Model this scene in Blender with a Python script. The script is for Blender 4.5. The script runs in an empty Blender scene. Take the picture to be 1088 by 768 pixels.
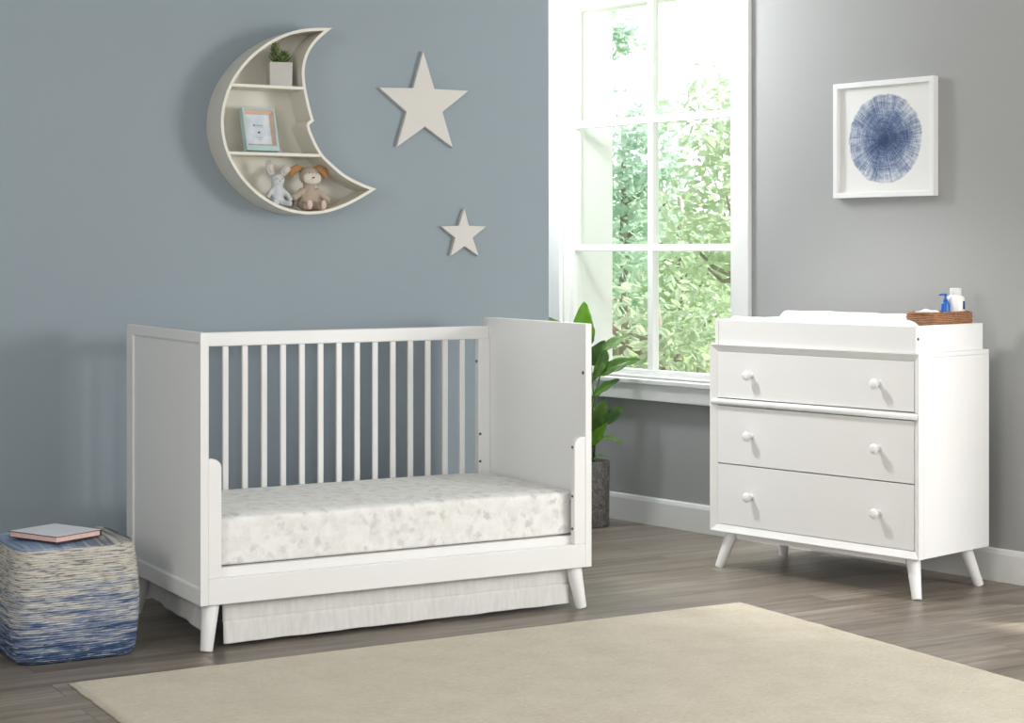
import bpy, bmesh, math, random
from mathutils import Vector, Matrix, noise
random.seed(7)
scn = bpy.context.scene
COL = scn.collection
PI = math.pi

# ------------------------------------------------------------------ materials
def new_mat(name):
    m = bpy.data.materials.new(name); m.use_nodes = True
    nt = m.node_tree
    for n in list(nt.nodes): nt.nodes.remove(n)
    out = nt.nodes.new('ShaderNodeOutputMaterial')
    b = nt.nodes.new('ShaderNodeBsdfPrincipled')
    nt.links.new(b.outputs[0], out.inputs[0])
    return m, nt, b, out

def N(nt, typ, **kw):
    n = nt.nodes.new(typ)
    for k, v in kw.items():
        if k in n.inputs.keys(): n.inputs[k].default_value = v
        else: setattr(n, k, v)
    return n

def ramp(nt, stops, interp='LINEAR'):
    r = nt.nodes.new('ShaderNodeValToRGB'); cr = r.color_ramp; cr.interpolation = interp
    while len(cr.elements) > 1: cr.elements.remove(cr.elements[-1])
    cr.elements[0].position = stops[0][0]; cr.elements[0].color = (*stops[0][1], 1)
    for p, c in stops[1:]:
        e = cr.elements.new(p); e.color = (*c, 1)
    return r

def mapped(nt, scale=(1, 1, 1), coord='Object', rot=(0, 0, 0)):
    tc = nt.nodes.new('ShaderNodeTexCoord'); mp = nt.nodes.new('ShaderNodeMapping')
    mp.inputs['Scale'].default_value = scale; mp.inputs['Rotation'].default_value = rot
    nt.links.new(tc.outputs[coord], mp.inputs[0]); return mp.outputs[0]

def add_bump(nt, b, height_socket, strength=.3, dist=.002):
    bp = N(nt, 'ShaderNodeBump', Strength=strength, Distance=dist)
    nt.links.new(height_socket, bp.inputs['Height']); nt.links.new(bp.outputs[0], b.inputs['Normal'])

def plain(name, col, rough=.5, var=.03, scale=6., bump=0., spec=.5, metal=0., bscale=None):
    m, nt, b, out = new_mat(name)
    v = mapped(nt)
    n = N(nt, 'ShaderNodeTexNoise', Scale=scale, Detail=3.)
    nt.links.new(v, n.inputs['Vector'])
    lo = tuple(c * (1 - var) for c in col); hi = tuple(min(1, c * (1 + var)) for c in col)
    r = ramp(nt, [(.3, lo), (.7, hi)])
    nt.links.new(n.outputs[0], r.inputs[0]); nt.links.new(r.outputs[0], b.inputs['Base Color'])
    b.inputs['Roughness'].default_value = rough
    b.inputs['Specular IOR Level'].default_value = spec
    b.inputs['Metallic'].default_value = metal
    if bump:
        n2 = N(nt, 'ShaderNodeTexNoise', Scale=bscale or scale * 20, Detail=4.)
        nt.links.new(v, n2.inputs['Vector']); add_bump(nt, b, n2.outputs[0], bump)
    return m

M = {}
M['white'] = plain('white_lacquer', (.83, .83, .825), .38, .01, 3., spec=.4)
M['wood_white'] = plain('white_painted_wood', (.82, .82, .815), .42, .012, 3., spec=.4)
M['trim'] = plain('trim_paint', (.84, .84, .825), .45, .01, 3.)
M['wall_blue'] = plain('blue_grey_wall_paint', (.288, .340, .378), .85, .012, 1.2, bump=.05, spec=.2, bscale=180.)
M['wall_grey'] = plain('warm_grey_wall_paint', (.385, .39, .385), .85, .012, 1.2, bump=.05, spec=.2, bscale=180.)
M['ceiling'] = plain('ceiling_paint', (.8, .8, .8), .9, .01, 1.)
M['cream'] = plain('cream_paint', (.71, .685, .615), .55, .015, 4.)
M['cream_star'] = plain('warm_white_star_paint', (.60, .585, .555), .6, .015, 6.)
M['metal'] = plain('dark_bolt_metal', (.12, .12, .12), .35, .05, 30., metal=.8)
M['soil'] = plain('potting_soil', (.02, .016, .012), .95, .4, 60., bump=.6)
M['succ_pot'] = plain('grey_planter', (.50, .49, .47), .7, .04, 20.)
M['teal'] = plain('pale_teal_paint', (.42, .56, .57), .5, .04, 14.)
M['pinkwood'] = plain('pale_wood_mount', (.62, .46, .36), .6, .1, 20.)
M['page'] = plain('pink_page_edges', (.78, .52, .47), .8, .08, 80.)
M['cover'] = plain('pale_blue_book_cover', (.78, .80, .86), .5, .03, 12.)
M['cover_edge'] = plain('dark_red_book_edge', (.06, .03, .035), .5, .1, 30.)
M['blue_plastic'] = plain('blue_plastic', (.01, .12, .48), .3, .03, 10.)
M['white_plastic'] = plain('white_plastic', (.84, .84, .84), .3, .01, 10.)
M['grey_plastic'] = plain('pale_grey_cap', (.70, .70, .70), .35, .02, 10.)
M['label_blue'] = plain('navy_label', (.03, .06, .22), .5, .05, 10.)
M['terry'] = plain('white_terry_cloth', (.86, .86, .86), .95, .02, 40., bump=.6, spec=.1, bscale=300.)
M['pad'] = plain('white_pad_cover', (.85, .85, .86), .8, .03, 30., bump=.25, spec=.15, bscale=140.)
M['bunny'] = plain('pale_blue_plush', (.53, .56, .58), .95, .05, 60., bump=.5, spec=.1, bscale=500.)
M['bunny_ear'] = plain('cream_ear_plush', (.66, .56, .48), .95, .05, 60., bump=.4, spec=.1)
M['dog'] = plain('beige_plush', (.42, .345, .285), .95, .07, 60., bump=.5, spec=.1, bscale=500.)
M['dog_face'] = plain('pale_muzzle_plush', (.60, .55, .48), .95, .05, 60., bump=.4, spec=.1)
M['dog_ear'] = plain('caramel_plush', (.40, .22, .10), .95, .12, 40., bump=.4, spec=.1)
M['dog_paw'] = plain('pink_paw_plush', (.62, .48, .40), .95, .06, 60., bump=.4, spec=.1)
M['stitch'] = plain('dark_stitching', (.10, .09, .09), .8, .1, 40.)
M['bark'] = plain('bark', (.36, .31, .26), .9, .3, 12., bump=.6)
M['lawn'] = plain('lawn', (.20, .30, .10), .95, .3, 4., bump=.5)

def floor_mat():
    m, nt, b, out = new_mat('grey_brown_plank_floor')
    v = mapped(nt)
    br = N(nt, 'ShaderNodeTexBrick', Scale=1.0)
    br.offset = .37; br.offset_frequency = 2; br.squash = 1.0
    br.inputs['Brick Width'].default_value = 1.35; br.inputs['Row Height'].default_value = .155
    br.inputs['Mortar Size'].default_value = .0012; br.inputs['Mortar Smooth'].default_value = .3
    br.inputs['Color1'].default_value = (.30, .30, .30, 1); br.inputs['Color2'].default_value = (.75, .75, .75, 1)
    br.inputs['Mortar'].default_value = (.0, .0, .0, 1)
    nt.links.new(v, br.inputs['Vector'])
    # long grain
    mp = N(nt, 'ShaderNodeMapping'); mp.inputs['Scale'].default_value = (1.1, 16., 1)
    nt.links.new(v, mp.inputs[0])
    off = N(nt, 'ShaderNodeVectorMath', operation='MULTIPLY_ADD')
    off.inputs[1].default_value = (7., 3., 5.)
    nt.links.new(br.outputs['Color'], off.inputs[0]); nt.links.new(mp.outputs[0], off.inputs[2])
    g = N(nt, 'ShaderNodeTexNoise', Scale=2.6, Detail=7., Roughness=.62, Distortion=.6)
    nt.links.new(off.outputs[0], g.inputs['Vector'])
    g2 = N(nt, 'ShaderNodeTexNoise', Scale=.9, Detail=3., Distortion=.3)
    nt.links.new(off.outputs[0], g2.inputs['Vector'])
    mix = N(nt, 'ShaderNodeMix', data_type='FLOAT'); mix.inputs['Factor'].default_value = .45
    nt.links.new(g.outputs[0], mix.inputs[2]); nt.links.new(g2.outputs[0], mix.inputs[3])
    r = ramp(nt, [(.30, (.09, .069, .052)), (.45, (.185, .152, .120)), (.57, (.262, .222, .178)), (.74, (.39, .34, .285))])
    nt.links.new(mix.outputs[0], r.inputs[0])
    hsv = N(nt, 'ShaderNodeHueSaturation', Saturation=.9)
    mr = N(nt, 'ShaderNodeMapRange'); mr.inputs['From Min'].default_value = .3; mr.inputs['From Max'].default_value = .75
    mr.inputs['To Min'].default_value = .84; mr.inputs['To Max'].default_value = 1.1
    nt.links.new(br.outputs['Color'], mr.inputs[0]); nt.links.new(mr.outputs[0], hsv.inputs['Value'])
    nt.links.new(r.outputs[0], hsv.inputs['Color'])
    mm = N(nt, 'ShaderNodeMix', data_type='RGBA'); mm.inputs[7].default_value = (.07, .058, .048, 1)
    nt.links.new(br.outputs['Fac'], mm.inputs[0]); nt.links.new(hsv.outputs[0], mm.inputs[6])
    nt.links.new(mm.outputs[2], b.inputs['Base Color'])
    b.inputs['Roughness'].default_value = .38; b.inputs['Specular IOR Level'].default_value = .45
    add_bump(nt, b, g.outputs[0], .12, .002)
    return m
M['floor'] = floor_mat()

def rug_mat():
    m, nt, b, out = new_mat('cream_wool_rug')
    v = mapped(nt)
    mp = N(nt, 'ShaderNodeMapping'); mp.inputs['Scale'].default_value = (60., 190., 60.)
    nt.links.new(v, mp.inputs[0])
    n = N(nt, 'ShaderNodeTexNoise', Scale=1.0, Detail=4., Roughness=.65); nt.links.new(mp.outputs[0], n.inputs['Vector'])
    n2 = N(nt, 'ShaderNodeTexNoise', Scale=7., Detail=4.); nt.links.new(v, n2.inputs['Vector'])
    mix = N(nt, 'ShaderNodeMix', data_type='FLOAT'); mix.inputs['Factor'].default_value = .35
    nt.links.new(n.outputs[0], mix.inputs[2]); nt.links.new(n2.outputs[0], mix.inputs[3])
    r = ramp(nt, [(.3, (.47, .415, .325)), (.5, (.565, .51, .41)), (.7, (.64, .59, .49))])
    nt.links.new(mix.outputs[0], r.inputs[0]); nt.links.new(r.outputs[0], b.inputs['Base Color'])
    b.inputs['Roughness'].default_value = .97; b.inputs['Specular IOR Level'].default_value = .08
    b.inputs['Sheen Weight'].default_value = .15
    add_bump(nt, b, n.outputs[0], .7, .004)
    return m
M['rug'] = rug_mat()

def sheet_mat():
    m, nt, b, out = new_mat('printed_cotton_sheet')
    v = mapped(nt, (1, 1, 1))
    vo = N(nt, 'ShaderNodeTexVoronoi', Scale=24., Randomness=.85); wn = N(nt, 'ShaderNodeTexNoise', Scale=22., Detail=4., Roughness=.7); nt.links.new(v, wn.inputs['Vector'])
    wv = N(nt, 'ShaderNodeVectorMath', operation='MULTIPLY_ADD'); wv.inputs[1].default_value = (.07, .07, .07)
    nt.links.new(wn.outputs[1], wv.inputs[0]); nt.links.new(v, wv.inputs[2]); nt.links.new(wv.outputs[0], vo.inputs['Vector'])
    n = N(nt, 'ShaderNodeTexNoise', Scale=55., Detail=3.); nt.links.new(v, n.inputs['Vector'])
    add = N(nt, 'ShaderNodeMath', operation='MULTIPLY_ADD'); add.inputs[1].default_value = .55
    nt.links.new(n.outputs[0], add.inputs[0]); nt.links.new(vo.outputs['Distance'], add.inputs[2])
    mask = ramp(nt, [(.44, (.9, .9, .9)), (.72, (0, 0, 0))])
    nt.links.new(add.outputs[0], mask.inputs[0])
    tint = ramp(nt, [(.0, (.60, .59, .575)), (.35, (.64, .61, .575)), (.65, (.66, .66, .655)), (1., (.76, .755, .74))])
    sep = N(nt, 'ShaderNodeSeparateColor'); nt.links.new(vo.outputs['Color'], sep.inputs[0]); nt.links.new(sep.outputs[0], tint.inputs[0])
    n3 = N(nt, 'ShaderNodeTexNoise', Scale=24., Detail=4., Roughness=.7); nt.links.new(v, n3.inputs['Vector'])
    base = ramp(nt, [(.42, (.77, .765, .75)), (.56, (.84, .835, .825))]); nt.links.new(n3.outputs[0], base.inputs[0])
    mm = N(nt, 'ShaderNodeMix', data_type='RGBA'); nt.links.new(mask.outputs[0], mm.inputs[0])
    nt.links.new(base.outputs[0], mm.inputs[6]); nt.links.new(tint.outputs[0], mm.inputs[7])
    nt.links.new(mm.outputs[2], b.inputs['Base Color'])
    b.inputs['Roughness'].default_value = .9; b.inputs['Specular IOR Level'].default_value = .15
    n4 = N(nt, 'ShaderNodeTexNoise', Scale=9., Detail=3.); nt.links.new(v, n4.inputs['Vector'])
    add_bump(nt, b, n4.outputs[0], .25, .01)
    return m
M['sheet'] = sheet_mat()

def linen_mat():
    m, nt, b, out = new_mat('white_linen_skirt')
    v = mapped(nt)
    mp = N(nt, 'ShaderNodeMapping'); mp.inputs['Scale'].default_value = (70., 70., 14.); nt.links.new(v, mp.inputs[0])
    n = N(nt, 'ShaderNodeTexNoise', Scale=1., Detail=4.); nt.links.new(mp.outputs[0], n.inputs['Vector'])
    r = ramp(nt, [(.3, (.68, .67, .65)), (.7, (.77, .76, .74))]); nt.links.new(n.outputs[0], r.inputs[0])
    nt.links.new(r.outputs[0], b.inputs['Base Color'])
    b.inputs['Roughness'].default_value = .9; b.inputs['Specular IOR Level'].default_value = .12
    add_bump(nt, b, n.outputs[0], .2, .002)
    return m
M['linen'] = linen_mat()

def pouf_side_mat():
    m, nt, b, out = new_mat('ombre_woven_pouf')
    tc = N(nt, 'ShaderNodeTexCoord')
    sep = N(nt, 'ShaderNodeSeparateXYZ'); nt.links.new(tc.outputs['Object'], sep.inputs[0])
    # streaks run round the pouf: compress x and y, stretch z
    mp = N(nt, 'ShaderNodeMapping'); mp.inputs['Scale'].default_value = (24., 24., 330.); nt.links.new(tc.outputs['Object'], mp.inputs[0])
    n = N(nt, 'ShaderNodeTexNoise', Scale=1., Detail=5., Roughness=.6, Distortion=.25); nt.links.new(mp.outputs[0], n.inputs['Vector'])
    mp2 = N(nt, 'ShaderNodeMapping'); mp2.inputs['Scale'].default_value = (6.5, 6.5, 85.); mp2.inputs['Location'].default_value = (4, 2, 9)
    nt.links.new(tc.outputs['Object'], mp2.inputs[0])
    n2 = N(nt, 'ShaderNodeTexNoise', Scale=1., Detail=4., Roughness=.6, Distortion=.3); nt.links.new(mp2.outputs[0], n2.inputs['Vector'])
    # blue amount rises to the bottom of the pouf (dyed yarn)
    h = N(nt, 'ShaderNodeMapRange'); h.inputs['From Min'].default_value = .02; h.inputs['From Max'].default_value = .33
    h.inputs['To Min'].default_value = .27; h.inputs['To Max'].default_value = -.16
    nt.links.new(sep.outputs[2], h.inputs[0])
    a1 = N(nt, 'ShaderNodeMath', operation='ADD'); nt.links.new(n2.outputs[0], a1.inputs[0]); nt.links.new(h.outputs[0], a1.inputs[1])
    blue = ramp(nt, [(.46, (.58, .55, .49)), (.58, (.38, .41, .47)), (.68, (.15, .21, .35)), (.80, (.04, .085, .19))])
    nt.links.new(a1.outputs[0], blue.inputs[0])
    dark = ramp(nt, [(.40, (1, 1, 1)), (.47, (0, 0, 0))]); nt.links.new(n.outputs[0], dark.inputs[0])
    light = ramp(nt, [(.56, (0, 0, 0)), (.63, (1, 1, 1))]); nt.links.new(n.outputs[0], light.inputs[0])
    lm = N(nt, 'ShaderNodeMath', operation='MULTIPLY'); lm.inputs[1].default_value = .65; nt.links.new(light.outputs[0], lm.inputs[0])
    m1 = N(nt, 'ShaderNodeMix', data_type='RGBA'); m1.inputs[7].default_value = (.74, .71, .64, 1)
    nt.links.new(lm.outputs[0], m1.inputs[0]); nt.links.new(blue.outputs[0], m1.inputs[6])
    m2 = N(nt, 'ShaderNodeMix', data_type='RGBA'); m2.inputs[7].default_value = (.07, .085, .13, 1)
    dm = N(nt, 'ShaderNodeMath', operation='MULTIPLY'); dm.inputs[1].default_value = .8; nt.links.new(dark.outputs[0], dm.inputs[0])
    nt.links.new(dm.outputs[0], m2.inputs[0]); nt.links.new(m1.outputs[2], m2.inputs[6])
    nt.links.new(m2.outputs[2], b.inputs['Base Color'])
    b.inputs['Roughness'].default_value = .95; b.inputs['Specular IOR Level'].default_value = .08
    w = N(nt, 'ShaderNodeTexWave', wave_type='BANDS', bands_direction='Z', Scale=46., Distortion=1.5, Detail=2.)
    nt.links.new(tc.outputs['Object'], w.inputs['Vector']); add_bump(nt, b, w.outputs['Fac'], .6, .004)
    return m
M['pouf_side'] = pouf_side_mat()

def pouf_top_mat():
    m, nt, b, out = new_mat('striped_denim_pouf_top')
    tc = N(nt, 'ShaderNodeTexCoord')
    mp = N(nt, 'ShaderNodeMapping'); mp.inputs['Scale'].default_value = (70., 4., 4.); nt.links.new(tc.outputs['Object'], mp.inputs[0])
    n = N(nt, 'ShaderNodeTexNoise', Scale=1., Detail=4.); nt.links.new(mp.outputs[0], n.inputs['Vector'])
    sep = N(nt, 'ShaderNodeSeparateXYZ'); nt.links.new(tc.outputs['Object'], sep.inputs[0])
    side = N(nt, 'ShaderNodeMapRange'); side.inputs['From Min'].default_value = -.2; side.inputs['From Max'].default_value = .2
    nt.links.new(sep.outputs[0], side.inputs[0])
    c1 = ramp(nt, [(.4, (.20, .27, .42)), (.6, (.34, .41, .54))]); nt.links.new(n.outputs[0], c1.inputs[0])
    c2 = ramp(nt, [(.42, (.16, .17, .20)), (.6, (.50, .49, .46))]); nt.links.new(n.outputs[0], c2.inputs[0])
    st = ramp(nt, [(.35, (0, 0, 0)), (.7, (1, 1, 1))]); nt.links.new(side.outputs[0], st.inputs[0])
    mm = N(nt, 'ShaderNodeMix', data_type='RGBA'); nt.links.new(st.outputs[0], mm.inputs[0])
    nt.links.new(c1.outputs[0], mm.inputs[6]); nt.links.new(c2.outputs[0], mm.inputs[7])
    nt.links.new(mm.outputs[2], b.inputs['Base Color'])
    b.inputs['Roughness'].default_value = .95; b.inputs['Specular IOR Level'].default_value = .08
    add_bump(nt, b, n.outputs[0], .4, .003)
    return m
M['pouf_top'] = pouf_top_mat()

def print_mat(R):
    m, nt, b, out = new_mat('blue_ring_print')
    tc = N(nt, 'ShaderNodeTexCoord'); sep = N(nt, 'ShaderNodeSeparateXYZ'); nt.links.new(tc.outputs['Object'], sep.inputs[0])
    def math_(op, a=None, b_=None, va=None, vb=None):
        n = N(nt, 'ShaderNodeMath', operation=op)
        if a is not None: nt.links.new(a, n.inputs[0])
        if b_ is not None: nt.links.new(b_, n.inputs[1])
        if va is not None: n.inputs[0].default_value = va
        if vb is not None: n.inputs[1].default_value = vb
        return n.outputs[0]
    x, z = sep.outputs[0], sep.outputs[2]
    r2 = math_('ADD', math_('MULTIPLY', x, x), math_('MULTIPLY', z, z)); r = math_('SQRT', r2)
    ang = math_('ARCTAN2', z, x)
    rn = math_('DIVIDE', r, vb=R)
    cx = N(nt, 'ShaderNodeCombineXYZ'); nt.links.new(math_('MULTIPLY', x, vb=26.), cx.inputs[0]); nt.links.new(math_('MULTIPLY', z, vb=26.), cx.inputs[1])
    nt.links.new(math_('MULTIPLY', rn, vb=42.), cx.inputs[2])
    ring = N(nt, 'ShaderNodeTexNoise', Scale=1., Detail=4., Roughness=.8, Distortion=.9); nt.links.new(cx.outputs[0], ring.inputs['Vector'])
    ca = N(nt, 'ShaderNodeCombineXYZ'); nt.links.new(math_('MULTIPLY', ang, vb=24.), ca.inputs[0]); nt.links.new(math_('MULTIPLY', rn, vb=1.6), ca.inputs[1])
    spoke = N(nt, 'ShaderNodeTexNoise', Scale=1., Detail=3., Roughness=.6); nt.links.new(ca.outputs[0], spoke.inputs['Vector'])
    blot = N(nt, 'ShaderNodeTexNoise', Scale=14., Detail=3.); nt.links.new(tc.outputs['Object'], blot.inputs['Vector'])
    s = math_('ADD', math_('MULTIPLY', ring.outputs[0], vb=1.15), math_('MULTIPLY', spoke.outputs[0], vb=.8))
    s = math_('ADD', s, math_('MULTIPLY', blot.outputs[0], vb=.7))
    s = math_('SUBTRACT', s, math_('MULTIPLY', rn, vb=.58))          # s about .35 .. 1.5
    inkr = ramp(nt, [(.30, (.66, .67, .69)), (.39, (.45, .49, .57)), (.48, (.23, .28, .40)), (.58, (.09, .13, .24)), (.72, (.025, .045, .12))])
    nt.links.new(math_('DIVIDE', s, vb=1.9), inkr.inputs[0])
    edge = N(nt, 'ShaderNodeTexNoise', Scale=30., Detail=3.); nt.links.new(tc.outputs['Object'], edge.inputs['Vector'])
    e = math_('ADD', rn, math_('MULTIPLY', math_('SUBTRACT', edge.outputs[0], vb=.5), vb=.12))
    mask = ramp(nt, [(.965, (1, 1, 1)), (.995, (0, 0, 0))]); nt.links.new(e, mask.inputs[0])
    mm = N(nt, 'ShaderNodeMix', data_type='RGBA'); mm.inputs[6].default_value = (.80, .80, .78, 1)
    nt.links.new(mask.outputs[0], mm.inputs[0]); nt.links.new(inkr.outputs[0], mm.inputs[7])
    nt.links.new(mm.outputs[2], b.inputs['Base Color']); b.inputs['Roughness'].default_value = .6
    b.inputs['Specular IOR Level'].default_value = .2
    return m
M['print'] = print_mat(.178)

def wicker_mat():
    m, nt, b, out = new_mat('brown_wicker')
    v = mapped(nt)
    w = N(nt, 'ShaderNodeTexWave', wave_type='BANDS', bands_direction='Z', Scale=55., Distortion=3., Detail=2.); nt.links.new(v, w.inputs['Vector'])
    n = N(nt, 'ShaderNodeTexNoise', Scale=90., Detail=3.); nt.links.new(v, n.inputs['Vector'])
    mix = N(nt, 'ShaderNodeMix', data_type='FLOAT'); mix.inputs['Factor'].default_value = .5
    nt.links.new(w.outputs['Fac'], mix.inputs[2]); nt.links.new(n.outputs[0], mix.inputs[3])
    r = ramp(nt, [(.25, (.16, .065, .03)), (.5, (.34, .15, .07)), (.75, (.50, .26, .14))]); nt.links.new(mix.outputs[0], r.inputs[0])
    nt.links.new(r.outputs[0], b.inputs['Base Color']); b.inputs['Roughness'].default_value = .65
    add_bump(nt, b, mix.outputs[0], .8, .004)
    return m
M['wicker'] = wicker_mat()

def pot_mat():
    m, nt, b, out = new_mat('speckled_grey_concrete')
    v = mapped(nt)
    n = N(nt, 'ShaderNodeTexNoise', Scale=45., Detail=6., Roughness=.75); nt.links.new(v, n.inputs['Vector'])
    n2 = N(nt, 'ShaderNodeTexNoise', Scale=170., Detail=2.); nt.links.new(v, n2.inputs['Vector'])
    mix = N(nt, 'ShaderNodeMix', data_type='FLOAT'); mix.inputs['Factor'].default_value = .45
    nt.links.new(n.outputs[0], mix.inputs[2]); nt.links.new(n2.outputs[0], mix.inputs[3])
    r = ramp(nt, [(.36, (.09, .085, .08)), (.5, (.20, .185, .175)), (.64, (.36, .34, .32))]); nt.links.new(mix.outputs[0], r.inputs[0])
    nt.links.new(r.outputs[0], b.inputs['Base Color']); b.inputs['Roughness'].default_value = .9
    add_bump(nt, b, mix.outputs[0], .4, .003)
    return m
M['pot'] = pot_mat()

def leaf_mat(name, c1, c2, trans=.25, rough=.4, nscale=9.):
    m, nt, b, out = new_mat(name)
    v = mapped(nt)
    n = N(nt, 'ShaderNodeTexNoise', Scale=nscale, Detail=3.); nt.links.new(v, n.inputs['Vector'])
    r = ramp(nt, [(.35, c1), (.65, c2)]); nt.links.new(n.outputs[0], r.inputs[0])
    nt.links.new(r.outputs[0], b.inputs['Base Color']); b.inputs['Roughness'].default_value = rough
    tr = N(nt, 'ShaderNodeBsdfTranslucent'); nt.links.new(r.outputs[0], tr.inputs[0])
    mx = N(nt, 'ShaderNodeMixShader'); mx.inputs[0].default_value = trans
    nt.links.new(b.outputs[0], mx.inputs[1]); nt.links.new(tr.outputs[0], mx.inputs[2]); nt.links.new(mx.outputs[0], out.inputs[0])
    return m
M['leaf'] = leaf_mat('glossy_green_leaf', (.07, .17, .03), (.16, .33, .06), .3, .32)
M['leaf_bright'] = leaf_mat('bright_green_leaf', (.16, .42, .03), (.28, .56, .05), .4, .35)
M['leaf_pale'] = leaf_mat('pale_green_leaf', (.20, .34, .12), (.34, .48, .22), .3, .4)
M['stem'] = plain('green_stem', (.10, .20, .05), .5, .1, 20.)
M['succ'] = leaf_mat('succulent_leaf', (.05, .10, .03), (.15, .20, .06), .05, .5, 40.)
FOL = [leaf_mat('pale_teal_foliage', (.48, .64, .53), (.64, .77, .66), .5, .5, 3.),  # leaf colours paled to carry the overexposed haze of the garden
       leaf_mat('spring_green_foliage', (.50, .62, .42), (.66, .75, .55), .5, .5, 3.),
       leaf_mat('olive_foliage', (.42, .52, .36), (.58, .66, .48), .45, .5, 3.)]

def glass_mat():
    m, nt, b, out = new_mat('window_glass'); nt.nodes.remove(b)
    t = N(nt, 'ShaderNodeBsdfTransparent'); t.inputs[0].default_value = (.97, .985, .98, 1)
    g = N(nt, 'ShaderNodeBsdfGlossy', Roughness=.02)
    mx = N(nt, 'ShaderNodeMixShader'); mx.inputs[0].default_value = .045
    nt.links.new(t.outputs[0], mx.inputs[1]); nt.links.new(g.outputs[0], mx.inputs[2]); nt.links.new(mx.outputs[0], out.inputs[0])
    return m
M['glass'] = glass_mat()

def card_mat():
    m, nt, b, out = new_mat('pale_blue_card')
    v = mapped(nt); n = N(nt, 'ShaderNodeTexNoise', Scale=22., Detail=2.); nt.links.new(v, n.inputs['Vector'])
    r = ramp(nt, [(.4, (.52, .60, .68)), (.62, (.66, .70, .76))]); nt.links.new(n.outputs[0], r.inputs[0])
    nt.links.new(r.outputs[0], b.inputs['Base Color']); b.inputs['Roughness'].default_value = .6
    return m
M['card'] = card_mat()
M['heart'] = plain('dark_red_ink', (.16, .03, .05), .6, .05, 20.)
M['ink'] = plain('grey_ink', (.20, .22, .26), .6, .05, 20.)

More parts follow.
